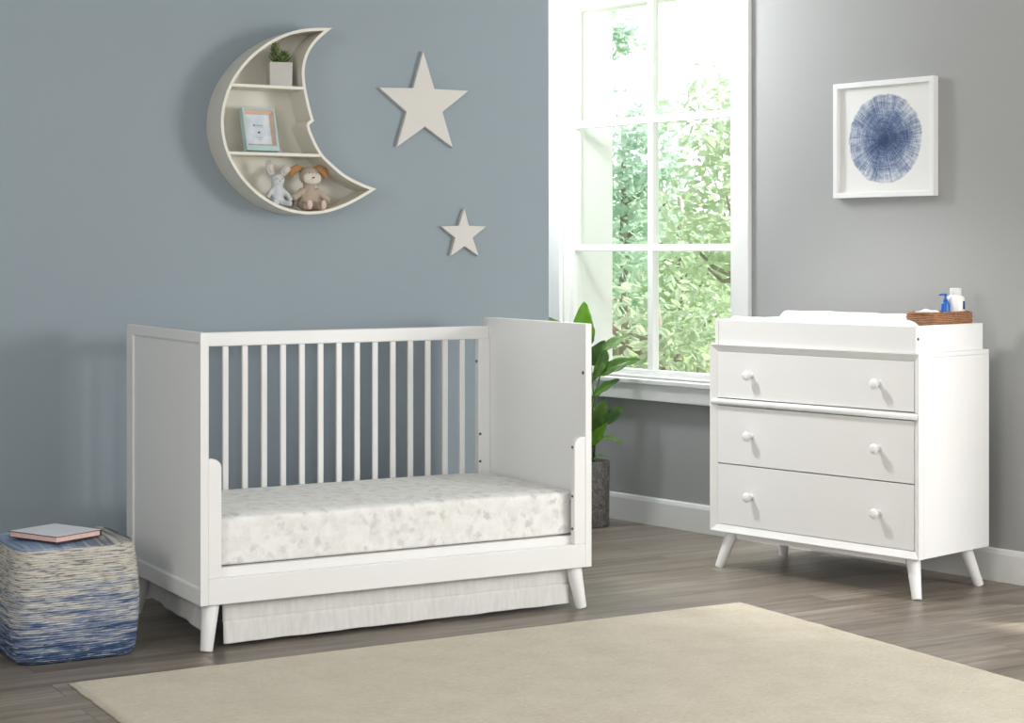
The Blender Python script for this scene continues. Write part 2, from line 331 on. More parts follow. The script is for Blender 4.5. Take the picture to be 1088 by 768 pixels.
# ------------------------------------------------------------------ geometry helpers
class MB:
    def __init__(s): s.bm = bmesh.new()
    def box(s, x0, x1, y0, y1, z0, z1):
        v = [s.bm.verts.new((x, y, z)) for x in (x0, x1) for y in (y0, y1) for z in (z0, z1)]
        for f in ((0, 1, 3, 2), (4, 6, 7, 5), (0, 4, 5, 1), (2, 3, 7, 6), (0, 2, 6, 4), (1, 5, 7, 3)):
            s.bm.faces.new([v[i] for i in f])
        return s
    def poly_prism(s, pts, a, b, axis='y'):
        def P(p, d):
            return {'y': (p[0], d, p[1]), 'x': (d, p[0], p[1]), 'z': (p[0], p[1], d)}[axis]
        A = [s.bm.verts.new(P(p, a)) for p in pts]; B = [s.bm.verts.new(P(p, b)) for p in pts]
        s.bm.faces.new(A); s.bm.faces.new(B[::-1])
        n = len(pts)
        for i in range(n): s.bm.faces.new((A[i], B[i], B[(i + 1) % n], A[(i + 1) % n]))
        return s
    def lathe(s, prof, segs=28, c=(0, 0, 0), M4=None, cap=True):
        rings = []
        for r, z in prof:
            ring = []
            for k in range(segs):
                t = 2 * PI * k / segs
                p = Vector((r * math.cos(t), r * math.sin(t), z))
                if M4: p = M4 @ p
                ring.append(s.bm.verts.new(p + Vector(c)))
            rings.append(ring)
        for a, b in zip(rings, rings[1:]):
            for k in range(segs): s.bm.faces.new((a[k], a[(k + 1) % segs], b[(k + 1) % segs], b[k]))
        if cap:
            s.bm.faces.new(rings[0][::-1]); s.bm.faces.new(rings[-1])
        return s
    def tube(s, pts, radii, segs=14, sx=1., sy=1.):
        pts = [Vector(p) for p in pts]
        if not hasattr(radii, '__len__'): radii = [radii] * len(pts)
        rings = []; ref = Vector((0, 0, 1))
        for i, p in enumerate(pts):
            d = (pts[min(i + 1, len(pts) - 1)] - pts[max(i - 1, 0)]).normalized()
            r = ref if abs(d.dot(ref)) < .95 else Vector((1, 0, 0))
            u = d.cross(r).normalized(); w = u.cross(d).normalized()
            rings.append([s.bm.verts.new(p + (u * math.cos(2 * PI * k / segs) * sx + w * math.sin(2 * PI * k / segs) * sy) * radii[i]) for k in range(segs)])
        for a, b in zip(rings, rings[1:]):
            for k in range(segs): s.bm.faces.new((a[k], b[k], b[(k + 1) % segs], a[(k + 1) % segs]))
        s.bm.faces.new(rings[0]); s.bm.faces.new(rings[-1][::-1])
        return s
    def ell(s, c, r, rot=None, sub=3):
        geo = bmesh.ops.create_icosphere(s.bm, subdivisions=sub, radius=1.)
        m = Matrix.Translation(c) @ (rot.to_4x4() if rot else Matrix()) @ Matrix.Diagonal((*r, 1))
        bmesh.ops.transform(s.bm, matrix=m, verts=geo['verts'])
        return s
    def grid(s, fn, nu, nv, close_u=False):
        V = [[s.bm.verts.new(fn(i / (nu - (0 if close_u else 1)), j / (nv - 1))) for j in range(nv)] for i in range(nu)]
        for i in range(nu - (0 if close_u else 1)):
            for j in range(nv - 1):
                a, b = V[i], V[(i + 1) % nu]
                s.bm.faces.new((a[j], b[j], b[j + 1], a[j + 1]))
        return V
    def xf(s, m): bmesh.ops.transform(s.bm, matrix=m, verts=s.bm.verts[:]); return s
    def build(s, name, mat, parent=None, bevel=0., seg=2, smooth=False, solid=0., remesh=0., subsurf=0, loc=None, rotz=0.):
        bmesh.ops.recalc_face_normals(s.bm, faces=s.bm.faces[:])
        me = bpy.data.meshes.new(name); s.bm.to_mesh(me); s.bm.free()
        if smooth:
            for p in me.polygons: p.use_smooth = True
        me.materials.append(mat)
        o = bpy.data.objects.new(name, me); COL.objects.link(o)
        if parent: o.parent = parent
        if loc: o.location = loc
        if rotz: o.rotation_euler.z = rotz
        if remesh:
            r = o.modifiers.new('remesh', 'REMESH'); r.mode = 'VOXEL'; r.voxel_size = remesh; r.use_smooth_shade = True
            k = o.modifiers.new('smooth', 'SMOOTH'); k.factor = .5; k.iterations = 6
        if solid:
            k = o.modifiers.new('solid', 'SOLIDIFY'); k.thickness = solid; k.offset = 0
        if bevel:
            k = o.modifiers.new('bevel', 'BEVEL'); k.width = bevel; k.segments = seg; k.limit_method = 'ANGLE'; k.angle_limit = math.radians(40)
        if subsurf:
            k = o.modifiers.new('sub', 'SUBSURF'); k.levels = subsurf; k.render_levels = subsurf
        return o

def tag(o, label, cat, group=None, kind=None):
    o['label'] = label; o['category'] = cat
    if group: o['group'] = group
    if kind: o['kind'] = kind
    return o
def thing(name, label, cat, loc=(0, 0, 0), rotz=0., group=None):
    o = bpy.data.objects.new(name, None); COL.objects.link(o); o.empty_display_size = .05
    o.location = loc; o.rotation_euler = (0, 0, rotz)
    return tag(o, label, cat, group)
def struct(o): o['kind'] = 'structure'; return o

# ------------------------------------------------------------------ camera
YAW = .519
cam = bpy.data.cameras.new('camera'); co = bpy.data.objects.new('camera', cam); COL.objects.link(co)
co.location = (-1.87, -5.176, 1.219); co.rotation_euler = (PI / 2, 0, -YAW)
cam.sensor_fit = 'HORIZONTAL'; cam.sensor_width = 36.; cam.lens = 1901. / 1088. * 36.
cam.shift_y = -(384 - 267.3) / 1088.
cam.clip_start = .05; cam.clip_end = 200
scn.camera = co

# ------------------------------------------------------------------ room shell
YW = .93                      # plane of the blue wall
XE = 1.786                    # where that wall ends in an outside corner
AB = -math.radians(90 - 10.8) # direction of the window wall
OB = Vector((2.7279, 1.003, 0)); EB = Vector((math.sin(math.radians(10.8)), -math.cos(math.radians(10.8)), 0)); DB = Vector((-EB.y, EB.x, 0))
ZC = 2.75
S_BACK, S_FRONT = -1.62, 6.6   # reach of the window wall along its own length
WO = (-1.055, .03, .655, 2.395) # window opening s0,s1,z0,z1

fl = MB().box(-3.2, 4.2, -6.5, 3.2, -.06, 0).build('floor', M['floor']); struct(fl)
ce = MB().box(-3.2, 4.3, -6.5, 3.2, ZC, ZC + .1).build('ceiling', M['ceiling']); struct(ce)
wl = MB().box(-3.2, XE, YW, YW + .14, 0, ZC)
wl.box(XE - .14, XE, YW + .14, 2.9, 0, ZC); wl.build('wall_left', M['wall_blue']); struct(COL.objects['wall_left'])
T = .30
w = MB()
w.box(S_BACK, WO[0], 0, T, 0, ZC); w.box(WO[1], 2.5, 0, T, 0, ZC)
w.box(2.5, 5.2, 0, T, 0, .30); w.box(2.5, 5.2, 0, T, 2.4, ZC); w.box(5.2, S_FRONT, 0, T, 0, ZC)   # an added opening, out of view, for the key light
w.box(WO[0], WO[1], 0, T, 0, WO[2]); w.box(WO[0], WO[1], 0, T, WO[3], ZC)
bmesh.ops.remove_doubles(w.bm, verts=w.bm.verts[:], dist=1e-5)
struct(w.build('wall_right', M['wall_grey'], loc=OB, rotz=AB))
pb = OB + EB * S_BACK
struct(MB().box(XE, pb.x + .3, pb.y - .02, pb.y + .12, 0, ZC).build('wall_back', M['wall_blue']))
struct(MB().box(-3.32, -3.2, -6.5, YW + .14, 0, ZC).build('wall_side', M['wall_grey']))

def base_profile(h): return [(0, 0), (.016, 0), (.016, h - .02), (.011, h - .006), (.004, h), (0, h)]
def baseboard(name, length, h, loc, rotz, x0=0.):
    m = MB().poly_prism([(-a, z) for a, z in base_profile(h)], x0, length, 'x')
    return struct(m.build(name, M['trim'], bevel=.001, loc=loc, rotz=rotz))
baseboard('baseboard_right', S_FRONT, .122, OB, AB, S_BACK)
baseboard('baseboard_left', XE + .016, .122, (0, YW, 0), 0., -3.2)

# ------------------------------------------------------------------ window
win = bpy.data.objects.new('window_1', None); COL.objects.link(win); win.location = OB; win.rotation_euler.z = AB; struct(win)
s0, s1, z0, z1 = WO
c = MB()
c.box(s0 - .095, s0, -.024, 0, z0 - .02, z1 + .11); c.box(s1, s1 + .10, -.024, 0, z0 - .02, z1 + .11); c.box(s0, s1, -.024, 0, z1, z1 + .11)
c.build('window_casing', M['trim'], win, bevel=.003)
MB().box(s0 - .12, s1 + .12, -.055, 0, .628, .650).build('window_sill', M['trim'], win, bevel=.004)
MB().box(s0 - .10, s1 + .10, -.042, 0, .556, .628).build('window_apron', M['trim'], win, bevel=.003)
c = MB(); jt = .012
c.box(s0 - .002, s0 + jt, 0, T + .01, z0, z1); c.box(s1 - jt, s1 + .002, 0, T + .01, z0, z1); c.box(s0, s1, 0, T + .01, z0 - .004, z0 + jt - .004); c.box(s0, s1, 0, T + .01, z1 - jt, z1 + .002)
c.build('window_jamb', M['trim'], win, bevel=.001)
a0, a1, b0, b1 = s0 + jt, s1 - jt, z0 + .008, z1 - jt
c = MB(); fw_ = .022
c.box(a0, a0 + fw_, .035, .085, b0, b1); c.box(a1 - fw_, a1, .035, .085, b0, b1); c.box(a0, a1, .035, .085, b0, b0 + .022); c.box(a0, a1, .035, .085, b1 - .03, b1)
c.build('window_sash', M['trim'], win, bevel=.002)
mc = -.515
MB().box(mc - .016, mc + .016, .038, .080, b0, b1).build('muntin', M['trim'], win, bevel=.003)
for z in (1.237, 1.815): MB().box(a0, a1, .040, .078, z - .016, z + .016).build('muntin', M['trim'], win, bevel=.003)
MB().box(a0 + .005, a1 - .005, .058, .061, b0 + .005, b1 - .01).build('glass_pane', M['glass'], win)

added_win = bpy.data.objects.new('added_opening', None); COL.objects.link(added_win); added_win.location = OB; added_win.rotation_euler.z = AB; struct(added_win)  # unseen opening added for the key light to shine through
c = MB(); c.box(2.41, 2.5, -.024, 0, .28, 2.5); c.box(5.2, 5.29, -.024, 0, .28, 2.5); c.box(2.5, 5.2, -.024, 0, 2.4, 2.5)
c.build('window_casing', M['trim'], added_win, bevel=.003)
MB().box(2.38, 5.32, -.05, .1, .28, .302).build('window_sill', M['trim'], added_win, bevel=.003)

# ------------------------------------------------------------------ crib
CL, CW, ZB, ZT = 1.40, .728, .1425, .973
crib = thing('crib', 'white wooden convertible crib set up as a toddler bed with its front open', 'crib', (0, 0, 0))
def panel(x0, out_sign):
    m = MB(); t = .024
    m.box(x0, x0 + t, 0, CW, ZB, ZT)
    o = m.build('end_panel', M['white'], crib, bevel=.002)
    # outer face with a recessed field inside a raised border
    me = o.data; bm = bmesh.new(); bm.from_mesh(me)
    f = max(bm.faces, key=lambda q: q.normal.x * out_sign)
    bmesh.ops.inset_region(bm, faces=[f], thickness=.012, depth=0, use_even_offset=True)
    xs = x0 if out_sign < 0 else x0 + t
    for v in f.verts:
        v.co.y = .014 if v.co.y < CW / 2 else .664
        v.co.z = .192 if v.co.z < .5 else .943
    bmesh.ops.inset_region(bm, faces=[f], thickness=.006, depth=-.006, use_even_offset=True)
    bm.to_mesh(me); bm.free()
    return o
panL = panel(0, -1); panR = panel(CL - .024, 1)
XI0, XI1 = .024, CL - .024
MB().box(XI0, XI1, .678, .704, .893, .941).build('back_rail', M['white'], crib, bevel=.004)
MB().box(XI0, XI1, .678, .704, .200, .260).build('back_rail', M['white'], crib, bevel=.004)
for k in range(18):
    x = 1.267 - .0714 * k
    MB().box(x - .0105, x + .0105, .685, .697, .26, .893).build('slat', M['white'], crib, bevel=.003)
stl = MB().box(XI0, XI0 + .048, .672, .704, ZB + .01, .895).build('back_stile', M['white'], crib, bevel=.003)
st = MB().box(XI1 - .048, XI1, .672, .704, ZB + .01, .895).build('back_stile', M['white'], crib, bevel=.003)
def bolt(parent, p, axis, r=.006):
    R = {'y': Matrix.Rotation(PI / 2, 4, 'X'), 'x': Matrix.Rotation(-PI / 2, 4, 'Y')}[axis]
    o = MB().lathe([(r, -.003), (r, .0015), (r * .7, .003), (r * .35, .003), (r * .3, .001)], 14, p, R).build('bolt', M['metal'], parent, smooth=False)
    o['label'] = 'small dark metal bolt'
    return o
bolt(st, (1.334, .672, .54), 'y', .005); bolt(st, (1.334, .672, .438), 'y', .005)
bolt(st, (XI1 - .048, .688, .81), 'x', .006)
bolt(panR, (XI1, .016, .805), 'x', .006)
MB().box(XI0, XI1, 0.0, .024, ZB, .222).build('front_rail', M['white'], crib, bevel=.0025)
MB().box(XI0, XI1, .026, .046, .19, .250).build('support_rail', M['white'], crib, bevel=.002)
def post(x0, x1, round_right):
    pts = [(x0, .222), (x1, .222)]; r = .03
    z = .588
    if round_right:
        pts += [(x1, z - r)] + [(x1 - r + r * math.cos(t), z - r + r * math.sin(t)) for t in [PI / 2 * k / 8 for k in range(1, 9)]] + [(x0, z)]
    else:
        pts += [(x1, z)] + [(x0 + r - r * math.sin(t), z - r + r * math.cos(t)) for t in [PI / 2 * k / 8 for k in range(0, 9)]]
    return MB().poly_prism(pts, .001, .026, 'y').build('guard_post', M['white'], crib, bevel=.003)
post(XI0, .068, True); gp = post(1.332, XI1, False)
for z in (.553, .386, .275): bolt(gp, (1.332, .0135, z), 'x', .005)
MB().box(XI0, XI1, .046, .672, .238, .250).build('mattress_base', M['white'], crib)
for sx in (0, 1):
    for sy in (0, 1):
        fx = .027 if sx == 0 else CL - .027; tx = .047 if sx == 0 else CL - .047
        fy = .024 if sy == 0 else CW - .024; ty = .042 if sy == 0 else CW - .042
        m = MB(); prof = [(.0, .0185), (.006, .0195), (.05, .0220), (ZB + .004, .0275)]
        m.tube([(fx + (tx - fx) * z / ZB, fy + (ty - fy) * z / ZB, z) for z, r in prof], [r for z, r in prof], 20)
        m.build('leg', M['white'], crib, bevel=.0015, smooth=True)

# mattress with printed sheet
def mattress():
    x0, x1, y0, y1, z0_, z1_ = XI0 + .008, XI1 - .008, .036, .668, .2505, .405
    m = MB(); nx, ny = 60, 30
    def prof(t):  # rounded-edge superellipse cross-section
        return t
    def top(u, v):
        x = x0 + (x1 - x0) * u; y = y0 + (y1 - y0) * v
        return x, y
    bm = m.bm
    geo = bmesh.ops.create_cube(bm, size=1.)
    bmesh.ops.subdivide_edges(bm, edges=bm.edges[:], cuts=14, use_grid_fill=True)
    for v in bm.verts:
        c_ = v.co.copy() * 2
        x = x0 + (x1 - x0) * (v.co.x + .5); y = y0 + (y1 - y0) * (v.co.y + .5); z = z0_ + (z1_ - z0_) * (v.co.z + .5)
        # soft rounding
        R = .024 if v.co.z > 0 else .009
        q = Vector((min(max(x, x0 + R), x1 - R), min(max(y, y0 + R), y1 - R), min(max(z, z0_ + R), z1_ - R)))
        d = Vector((x, y, z)) - q
        if d.length > 1e-6:
            mm = max(abs(d.x), abs(d.y), abs(d.z)); d = d.normalized() * mm
        v.co = q + d
        if z > z0_ + .05:
            v.co.z += .006 * math.sin(PI * (v.co.x - x0) / (x1 - x0)) * math.sin(PI * min(1, max(0, (v.co.y - y0) / (y1 - y0))))
            v.co += noise.noise_vector(v.co * 6.) * .0022
    o = m.build('crib_mattress', M['sheet'], smooth=True, subsurf=1)
    return o
tag(mattress(), 'crib mattress in a white sheet printed with faint beige and grey shapes', 'mattress')

# bed skirt: three hanging panels below the mattress
sk = thing('bed_skirt', 'white linen bed skirt hanging below the crib mattress', 'bed skirt', (.70, .36, .03))
def skirt(p0, p1, zt_, zb0, zb1, ph):
    p0, p1 = Vector(p0), Vector(p1); d = (p1 - p0); nrm = Vector((d.y, -d.x, 0)).normalized(); L = d.length
    m = MB()
    def fn(u, v):
        amp = .0035 * v + .0015
        wv = amp * (math.sin(u * L * 23 + ph) * .6 + math.sin(u * L * 51 + 1.7 * ph) * .4)
        z = zt_ + ((zb0 + (zb1 - zb0) * u) - zt_) * v
        seam = -.005 * math.exp(-((v - .70) / .012) ** 2) + (.004 if v > .70 else 0)
        p = p0 + d * u + nrm * (wv + seam + .012 * v)
        return (p.x - .70, p.y - .36, z - .03)
    m.grid(fn, 90, 70)
    m.build('skirt_panel', M['linen'], sk, solid=.002, smooth=True)
skirt((.090, .062, 0), (1.338, .062, 0), .236, .012, .016, 0.4)
skirt((.074, .694, 0), (.074, .090, 0), .236, .062, .034, 2.1)
skirt((1.326, .090, 0), (1.326, .694, 0), .236, .034, .062, 3.3)

# ------------------------------------------------------------------ dresser
DA = -1.3325; D0 = Vector((2.223, .448, 0)); DE = Vector((math.cos(DA), math.sin(DA), 0)); DN = Vector((-math.sin(DA), math.cos(DA), 0))
def dpt(u, v, z): return D0 + DE * u + DN * v + Vector((0, 0, z))
DWd, DD, DZB, DZT = .948, .449, .144, .863
dr = thing('dresser', 'white three-drawer dresser on splayed legs under the grey wall', 'dresser', D0, DA)
# bevelled face frame: outer edge proud, inner edge sloping back to the drawers
def face_frame():
    m = MB(); bm = m.bm; i_ = .027; dp = .016
    o_ = [(0, DZB), (DWd, DZB), (DWd, DZT), (0, DZT)]; n_ = [(i_, DZB + i_), (DWd - i_, DZB + i_), (DWd - i_, DZT - i_), (i_, DZT - i_)]
    A = [bm.verts.new((x, 0, z)) for x, z in o_]
    A2 = [bm.verts.new((x + (.003 if x < .4 else -.003), 0, z + (.003 if z < .4 else -.003))) for x, z in o_]
    B = [bm.verts.new((x, dp, z)) for x, z in n_]; C = [bm.verts.new((x, .03, z)) for x, z in n_]; D = [bm.verts.new((x, .03, z)) for x, z in o_]
    for k in range(4):
        j = (k + 1) % 4
        bm.faces.new((A[k], A[j], A2[j], A2[k])); bm.faces.new((A2[k], A2[j], B[j], B[k])); bm.faces.new((B[k], B[j], C[j], C[k])); bm.faces.new((C[k], C[j], D[j], D[k])); bm.faces.new((D[k], D[j], A[j], A[k]))
    return m.build('face_frame', M['white'], dr)
face_frame()
MB().box(0, .02, .031, DD, DZB, DZT - .0165).build('side_panel', M['white'], dr, bevel=.0012)
MB().box(DWd - .02, DWd, .031, DD, DZB, DZT - .0165).build('side_panel', M['white'], dr, bevel=.0012)
MB().box(0, DWd, .031, DD, DZT - .016, DZT).build('top_board', M['white'], dr, bevel=.0012)
MB().box(.02, DWd - .02, .03, DD, DZB, DZB + .02).build('bottom_board', M['white'], dr)
MB().box(.02, DWd - .02, DD - .01, DD, DZB + .02, DZT - .016).build('back_board', M['white'], dr)
MB().tube([(.006, .008, .6425), (DWd - .006, .008, .6425)], .0125, 16).build('bead_moulding', M['white'], dr, smooth=True)
bs = MB(); bs.box(.09, DWd - .09, .05, .07, .116, DZB); bs.box(.09, DWd - .09, DD - .07, DD - .05, .116, DZB); bs.box(.12, .14, .07, DD - .07, .118, DZB); bs.box(DWd - .14, DWd - .12, .07, DD - .07, .118, DZB)
bs.build('base_frame', M['white'], dr, bevel=.001)
def knob_mb():
    R = Matrix.Rotation(PI / 2, 4, 'X')
    return MB().lathe([(.0105, -.004), (.0095, .003), (.0075, .010), (.008, .016), (.013, .022), (.0175, .027), (.0185, .032), (.0165, .037), (.011, .040), (.004, .041)], 26, (0, 0, 0), R)
for (a_, b_), kz in (((.6575, .8345), .750), ((.4065, .6265), .520), ((.1725, .4025), .290)):
    d = MB().box(.029, DWd - .029, .0135, .0335, a_, b_).build('drawer', M['white'], dr, bevel=.0012)
    for ku in (.195, .772):
        k = knob_mb().build('knob', M['white_plastic'], d, smooth=True, loc=(ku, .0135, kz))
        k['label'] = 'round white turned knob'
for sx in (0, 1):
    for sy in (0, 1):
        fx, tx = (.025, .066) if sx == 0 else (DWd - .025, DWd - .066)
        fy, ty = (.025, .062) if sy == 0 else (DD - .025, DD - .062)
        prof = [(0, .0165), (.005, .0175), (.05, .020), (DZB + .002, .0262)]
        MB().tube([(fx + (tx - fx) * z / DZB, fy + (ty - fy) * z / DZB, z) for z, r in prof], [r for z, r in prof], 20).build('leg', M['white'], dr, bevel=.0015, smooth=True)

# changing tray
TZ = .959
tr = thing('changing_tray', 'white wooden changing tray sitting on top of the dresser', 'changing tray', dpt(.4755, .215, DZT), DA)
u0, u1, v0, v1 = -.4555, .4555, -.207, .220
hT = TZ - DZT
MB().box(u0 + .016, u1 - .016, v0 + .003, v0 + .018, 0, hT - .002).build('front_board', M['white'], tr, bevel=.002)
MB().box(u0 + .016, u1 - .016, v1 - .018, v1 - .003, 0, hT).build('back_board', M['white'], tr, bevel=.002)
MB().box(u0, u0 + .016, v0, v1, 0, hT).build('side_board', M['white'], tr, bevel=.002)
sb = MB().box(u1 - .016, u1, v0, v1, 0, hT).build('side_board', M['white'], tr, bevel=.002)
MB().box(u0 + .016, u1 - .016, v0 + .018, v1 - .018, 0, .006).build('bottom_board', M['white'], tr)
R = Matrix.Rotation(PI / 2, 4, 'Y')
b_ = MB().lathe([(.0055, -.003), (.0055, .001), (.004, .0025), (.002, .0025)], 14, (u1, v0 + .012, .050), R).build('bolt', M['metal'], sb); b_['label'] = 'small dark bolt'

# contoured changing pad: sides raised, valley in the middle
pd = thing('changing_pad', 'white contoured changing pad with raised sides lying in the changing tray', 'changing pad', dpt(.392, .2225, DZT + .006), DA)
def padfn():
    m = MB(); Lh, Wh = .350, .186
    def surf(u, v):
        a_ = (u * 2 - 1); b_ = (v * 2 - 1)
        endf = 1 - max(0, (abs(a_) - .90) / .10) ** 2
        wing = min(1, abs(b_) / .84) ** 2.2
        hi = .118 if b_ > 0 else .102
        z = .046 + (hi - .046) * wing
        edge = max(0, (abs(b_) - .9) / .1)
        z *= 1 - .35 * edge ** 2
        z *= .55 + .45 * math.sqrt(max(0, endf))
        p = Vector((a_ * Lh, b_ * Wh, z))
        p.z += noise.noise(p * 14.) * .003
        return p
    nu, nv = 60, 36
    T_ = m.grid(surf, nu, nv)
    Bm = [[m.bm.verts.new((v.co.x, v.co.y, .0)) for v in row] for row in T_]
    for i in range(nu - 1):
        for j in range(nv - 1): m.bm.faces.new((Bm[i][j], Bm[i][j + 1], Bm[i + 1][j + 1], Bm[i + 1][j]))
    for i in range(nu - 1):
        m.bm.faces.new((T_[i][0], Bm[i][0], Bm[i + 1][0], T_[i + 1][0])); m.bm.faces.new((T_[i][-1], T_[i + 1][-1], Bm[i + 1][-1], Bm[i][-1]))
    for j in range(nv - 1):
        m.bm.faces.new((T_[0][j], T_[0][j + 1], Bm[0][j + 1], Bm[0][j])); m.bm.faces.new((T_[-1][j], Bm[-1][j], Bm[-1][j + 1], T_[-1][j + 1]))
    return m
padfn().build('pad_cover', M['pad'], pd, smooth=True, bevel=.006, seg=3)

# wicker basket on the pad, things in it
BU0, BU1, BV0, BV1 = .782, .908, .158, .412
BZ0, BZT = DZT + .0062, .9985
bk = thing('wicker_basket', 'low brown wicker basket at the right end of the changing tray', 'basket', dpt((BU0 + BU1) / 2, (BV0 + BV1) / 2, BZ0), DA)
hb = BZT - BZ0; bw, bl = (BU1 - BU0) / 2, (BV1 - BV0) / 2
def basket_wall():
    m = MB()
    def ring(z, g):
        pts = []
        r = .014
        for cx, cy, a0_ in ((bw - r, bl - r, 0), (-bw + r, bl - r, 90), (-bw + r, -bl + r, 180), (bw - r, -bl + r, 270)):
            for k in range(5):
                t = math.radians(a0_ + 22.5 * k); pts.append((cx + (r + g) * math.cos(t), cy + (r + g) * math.sin(t), z))
        return pts
    rows = 17; bm = m.bm; prev = None
    outs = []
    for k in range(rows + 1):
        z = hb * k / rows; outs.append(ring(z, .0022 * (1 if k % 2 else -1)))
    ins = [ring(hb, -.009), ring(.008, -.009)]
    allr = [[bm.verts.new(p) for p in R_] for R_ in outs + ins]
    n = len(allr[0])
    for a_, b_ in zip(allr, allr[1:]):
        for k in range(n): bm.faces.new((a_[k], a_[(k + 1) % n], b_[(k + 1) % n], b_[k]))
    bm.faces.new(allr[0][::-1]); bm.faces.new(allr[-1])
    return m
basket_wall().build('woven_body', M['wicker'], bk, smooth=True)
m = MB(); pts = []
for k in range(33):
    t = 2 * PI * k / 32
    cx = abs(math.cos(t)) ** .35 * math.copysign(1, math.cos(t)); sy_ = abs(math.sin(t)) ** .35 * math.copysign(1, math.sin(t))
    pts.append((cx * (bw - .003), sy_ * (bl - .003), hb - .001 + .001 * math.sin(k * 2.1)))
m.tube(pts, .0055, 10).build('rim', M['wicker'], bk, smooth=True)

cl = MB()
def clothfn(u, v):
    x = (u - .5) * .078; y = (v - .5) * .105
    h = .104 + .010 * math.exp(-((u - .5) ** 2 + (v - .45) ** 2) * 7) + .004 * math.sin(u * 9 + 1) * math.sin(v * 11)
    e = max(abs(u - .5), abs(v - .5)) * 2
    return (x, y, h + .018 - .02 * max(0, e - .75) / .25)
V = cl.grid(clothfn, 20, 24)
Bt = [[cl.bm.verts.new((v.co.x, v.co.y, 0)) for v in row] for row in V]
for i in range(19):
    for j in range(23): cl.bm.faces.new((Bt[i][j], Bt[i][j + 1], Bt[i + 1][j + 1], Bt[i + 1][j]))
for i in range(19): cl.bm.faces.new((V[i][0], Bt[i][0], Bt[i + 1][0], V[i + 1][0])); cl.bm.faces.new((V[i][-1], V[i + 1][-1], Bt[i + 1][-1], Bt[i][-1]))
for j in range(23): cl.bm.faces.new((V[0][j], V[0][j + 1], Bt[0][j + 1], Bt[0][j])); cl.bm.faces.new((V[-1][j], Bt[-1][j], Bt[-1][j + 1], V[-1][j + 1]))
tag(cl.build('folded_cloth', M['terry'], smooth=True, bevel=.006, loc=dpt(.838, .222, BZ0 + .0085), rotz=DA), 'white folded terry cloth heaped in the front of the wicker basket', 'cloth')

pbz = BZ0 + .008
pbp = thing('pump_bottle', 'small blue pump bottle standing in the wicker basket', 'bottle', dpt(.846, .322, pbz), DA)
MB().lathe([(.0135, 0), (.0155, .004), (.0155, .150), (.013, .158), (.008, .162)], 22).build('body', M['blue_plastic'], pbp, smooth=True)
pm = MB().lathe([(.008, .1615), (.008, .170), (.0035, .172), (.0035, .182), (.007, .183), (.007, .189)], 16); pm.tube([(0, 0, .186), (-.010, -.012, .186), (-.016, -.018, .183)], [.004, .0035, .003], 10)
pm.build('pump_head', M['blue_plastic'], pbp, smooth=True)
cbt = MB()
for_corner = cbt.ell((0, 0, .05), (.076, .040, .058), sub=4)
for v in cbt.bm.verts:
    v.co.z = max(0., v.co.z); v.co += noise.noise_vector(v.co * 18.) * .004; v.co.z = max(0., v.co.z)
tag(cbt.build('muslin_cloth', M['pad'], smooth=True, loc=dpt(.831, .085, DZT + .0062), rotz=DA), 'white muslin cloth bunched in the tray in front of the wicker basket', 'cloth')
lb = thing('lotion_bottle', 'white round bottle with a wide cap standing in the wicker basket', 'bottle', dpt(.862, .364, pbz), DA)
MB().lathe([(.029, 0), (.032, .004), (.0325, .165), (.030, .177), (.020, .184)], 28).build('body', M['white_plastic'], lb, smooth=True)
MB().lathe([(.0205, .183), (.021, .185), (.021, .206), (.019, .209)], 24).build('cap', M['grey_plastic'], lb, smooth=True)
lm_ = MB()
for_lab = lm_.grid(lambda u, v: (.0328 * math.cos(-.1 + .8 * u), .0328 * math.sin(-.1 + .8 * u), .132 + .03 * v), 14, 3)
lm_.build('label_patch', M['label_blue'], lb, smooth=True, solid=.0006)

# ------------------------------------------------------------------ framed print
ar = thing('framed_print', 'square white framed print of a blue ringed circle on the grey wall', 'picture', OB + EB * .834 - DB * .0005 + Vector((0, 0, 1.661)), AB)
aw, ah, fb = .243, .2285, .021
m = MB(); bm = m.bm
def rect(w_, h_, y): return [bm.verts.new(p) for p in ((-w_, y, -h_), (w_, y, -h_), (w_, y, h_), (-w_, y, h_))]
rr = [rect(aw, ah, 0), rect(aw, ah, -.032), rect(aw - fb, ah - fb, -.032), rect(aw - fb, ah - fb, 0)]
for a_, b_ in zip(rr, rr[1:] + rr[:1]):
    for k in range(4): bm.faces.new((a_[k], a_[(k + 1) % 4], b_[(k + 1) % 4], b_[k]))
m.build('frame', M['white'], ar, bevel=.0015)
o = MB().box(-aw + fb, aw - fb, -.014, -.004, -ah + fb, ah - fb).build('print_sheet', M['print'], ar); o['label'] = 'white sheet printed with a blue ringed circle'

# ------------------------------------------------------------------ moon shelf
outer = [(.783, 2.0301), (.7137, 2.029), (.6564, 2.0223), (.5997, 2.0061), (.5323, 1.9706), (.4711, 1.9254), (.4215, 1.8708), (.3832, 1.8119), (.3613, 1.7541), (.3505, 1.6866), (.3537, 1.6352), (.3668, 1.5736), (.3941, 1.5226), (.4325, 1.4665), (.4822, 1.4184), (.5435, 1.3796), (.611, 1.3541), (.6793, 1.3453), (.7483, 1.3502), (.818, 1.3702), (.8884, 1.4033), (.9597, 1.4497)]
inner1 = [(.783, 2.0301), (.7367, 1.9932), (.7022, 1.9541), (.6816, 1.9106), (.6736, 1.8678), (.6781, 1.8152), (.6896, 1.7627), (.701, 1.7208), (.7112, 1.690)]
inner2 = [(.6955, 1.6785), (.6935, 1.6675), (.7137, 1.6205), (.7448, 1.5704), (.783, 1.5373), (.8297, 1.5009), (.9003, 1.468), (.9597, 1.4497)]
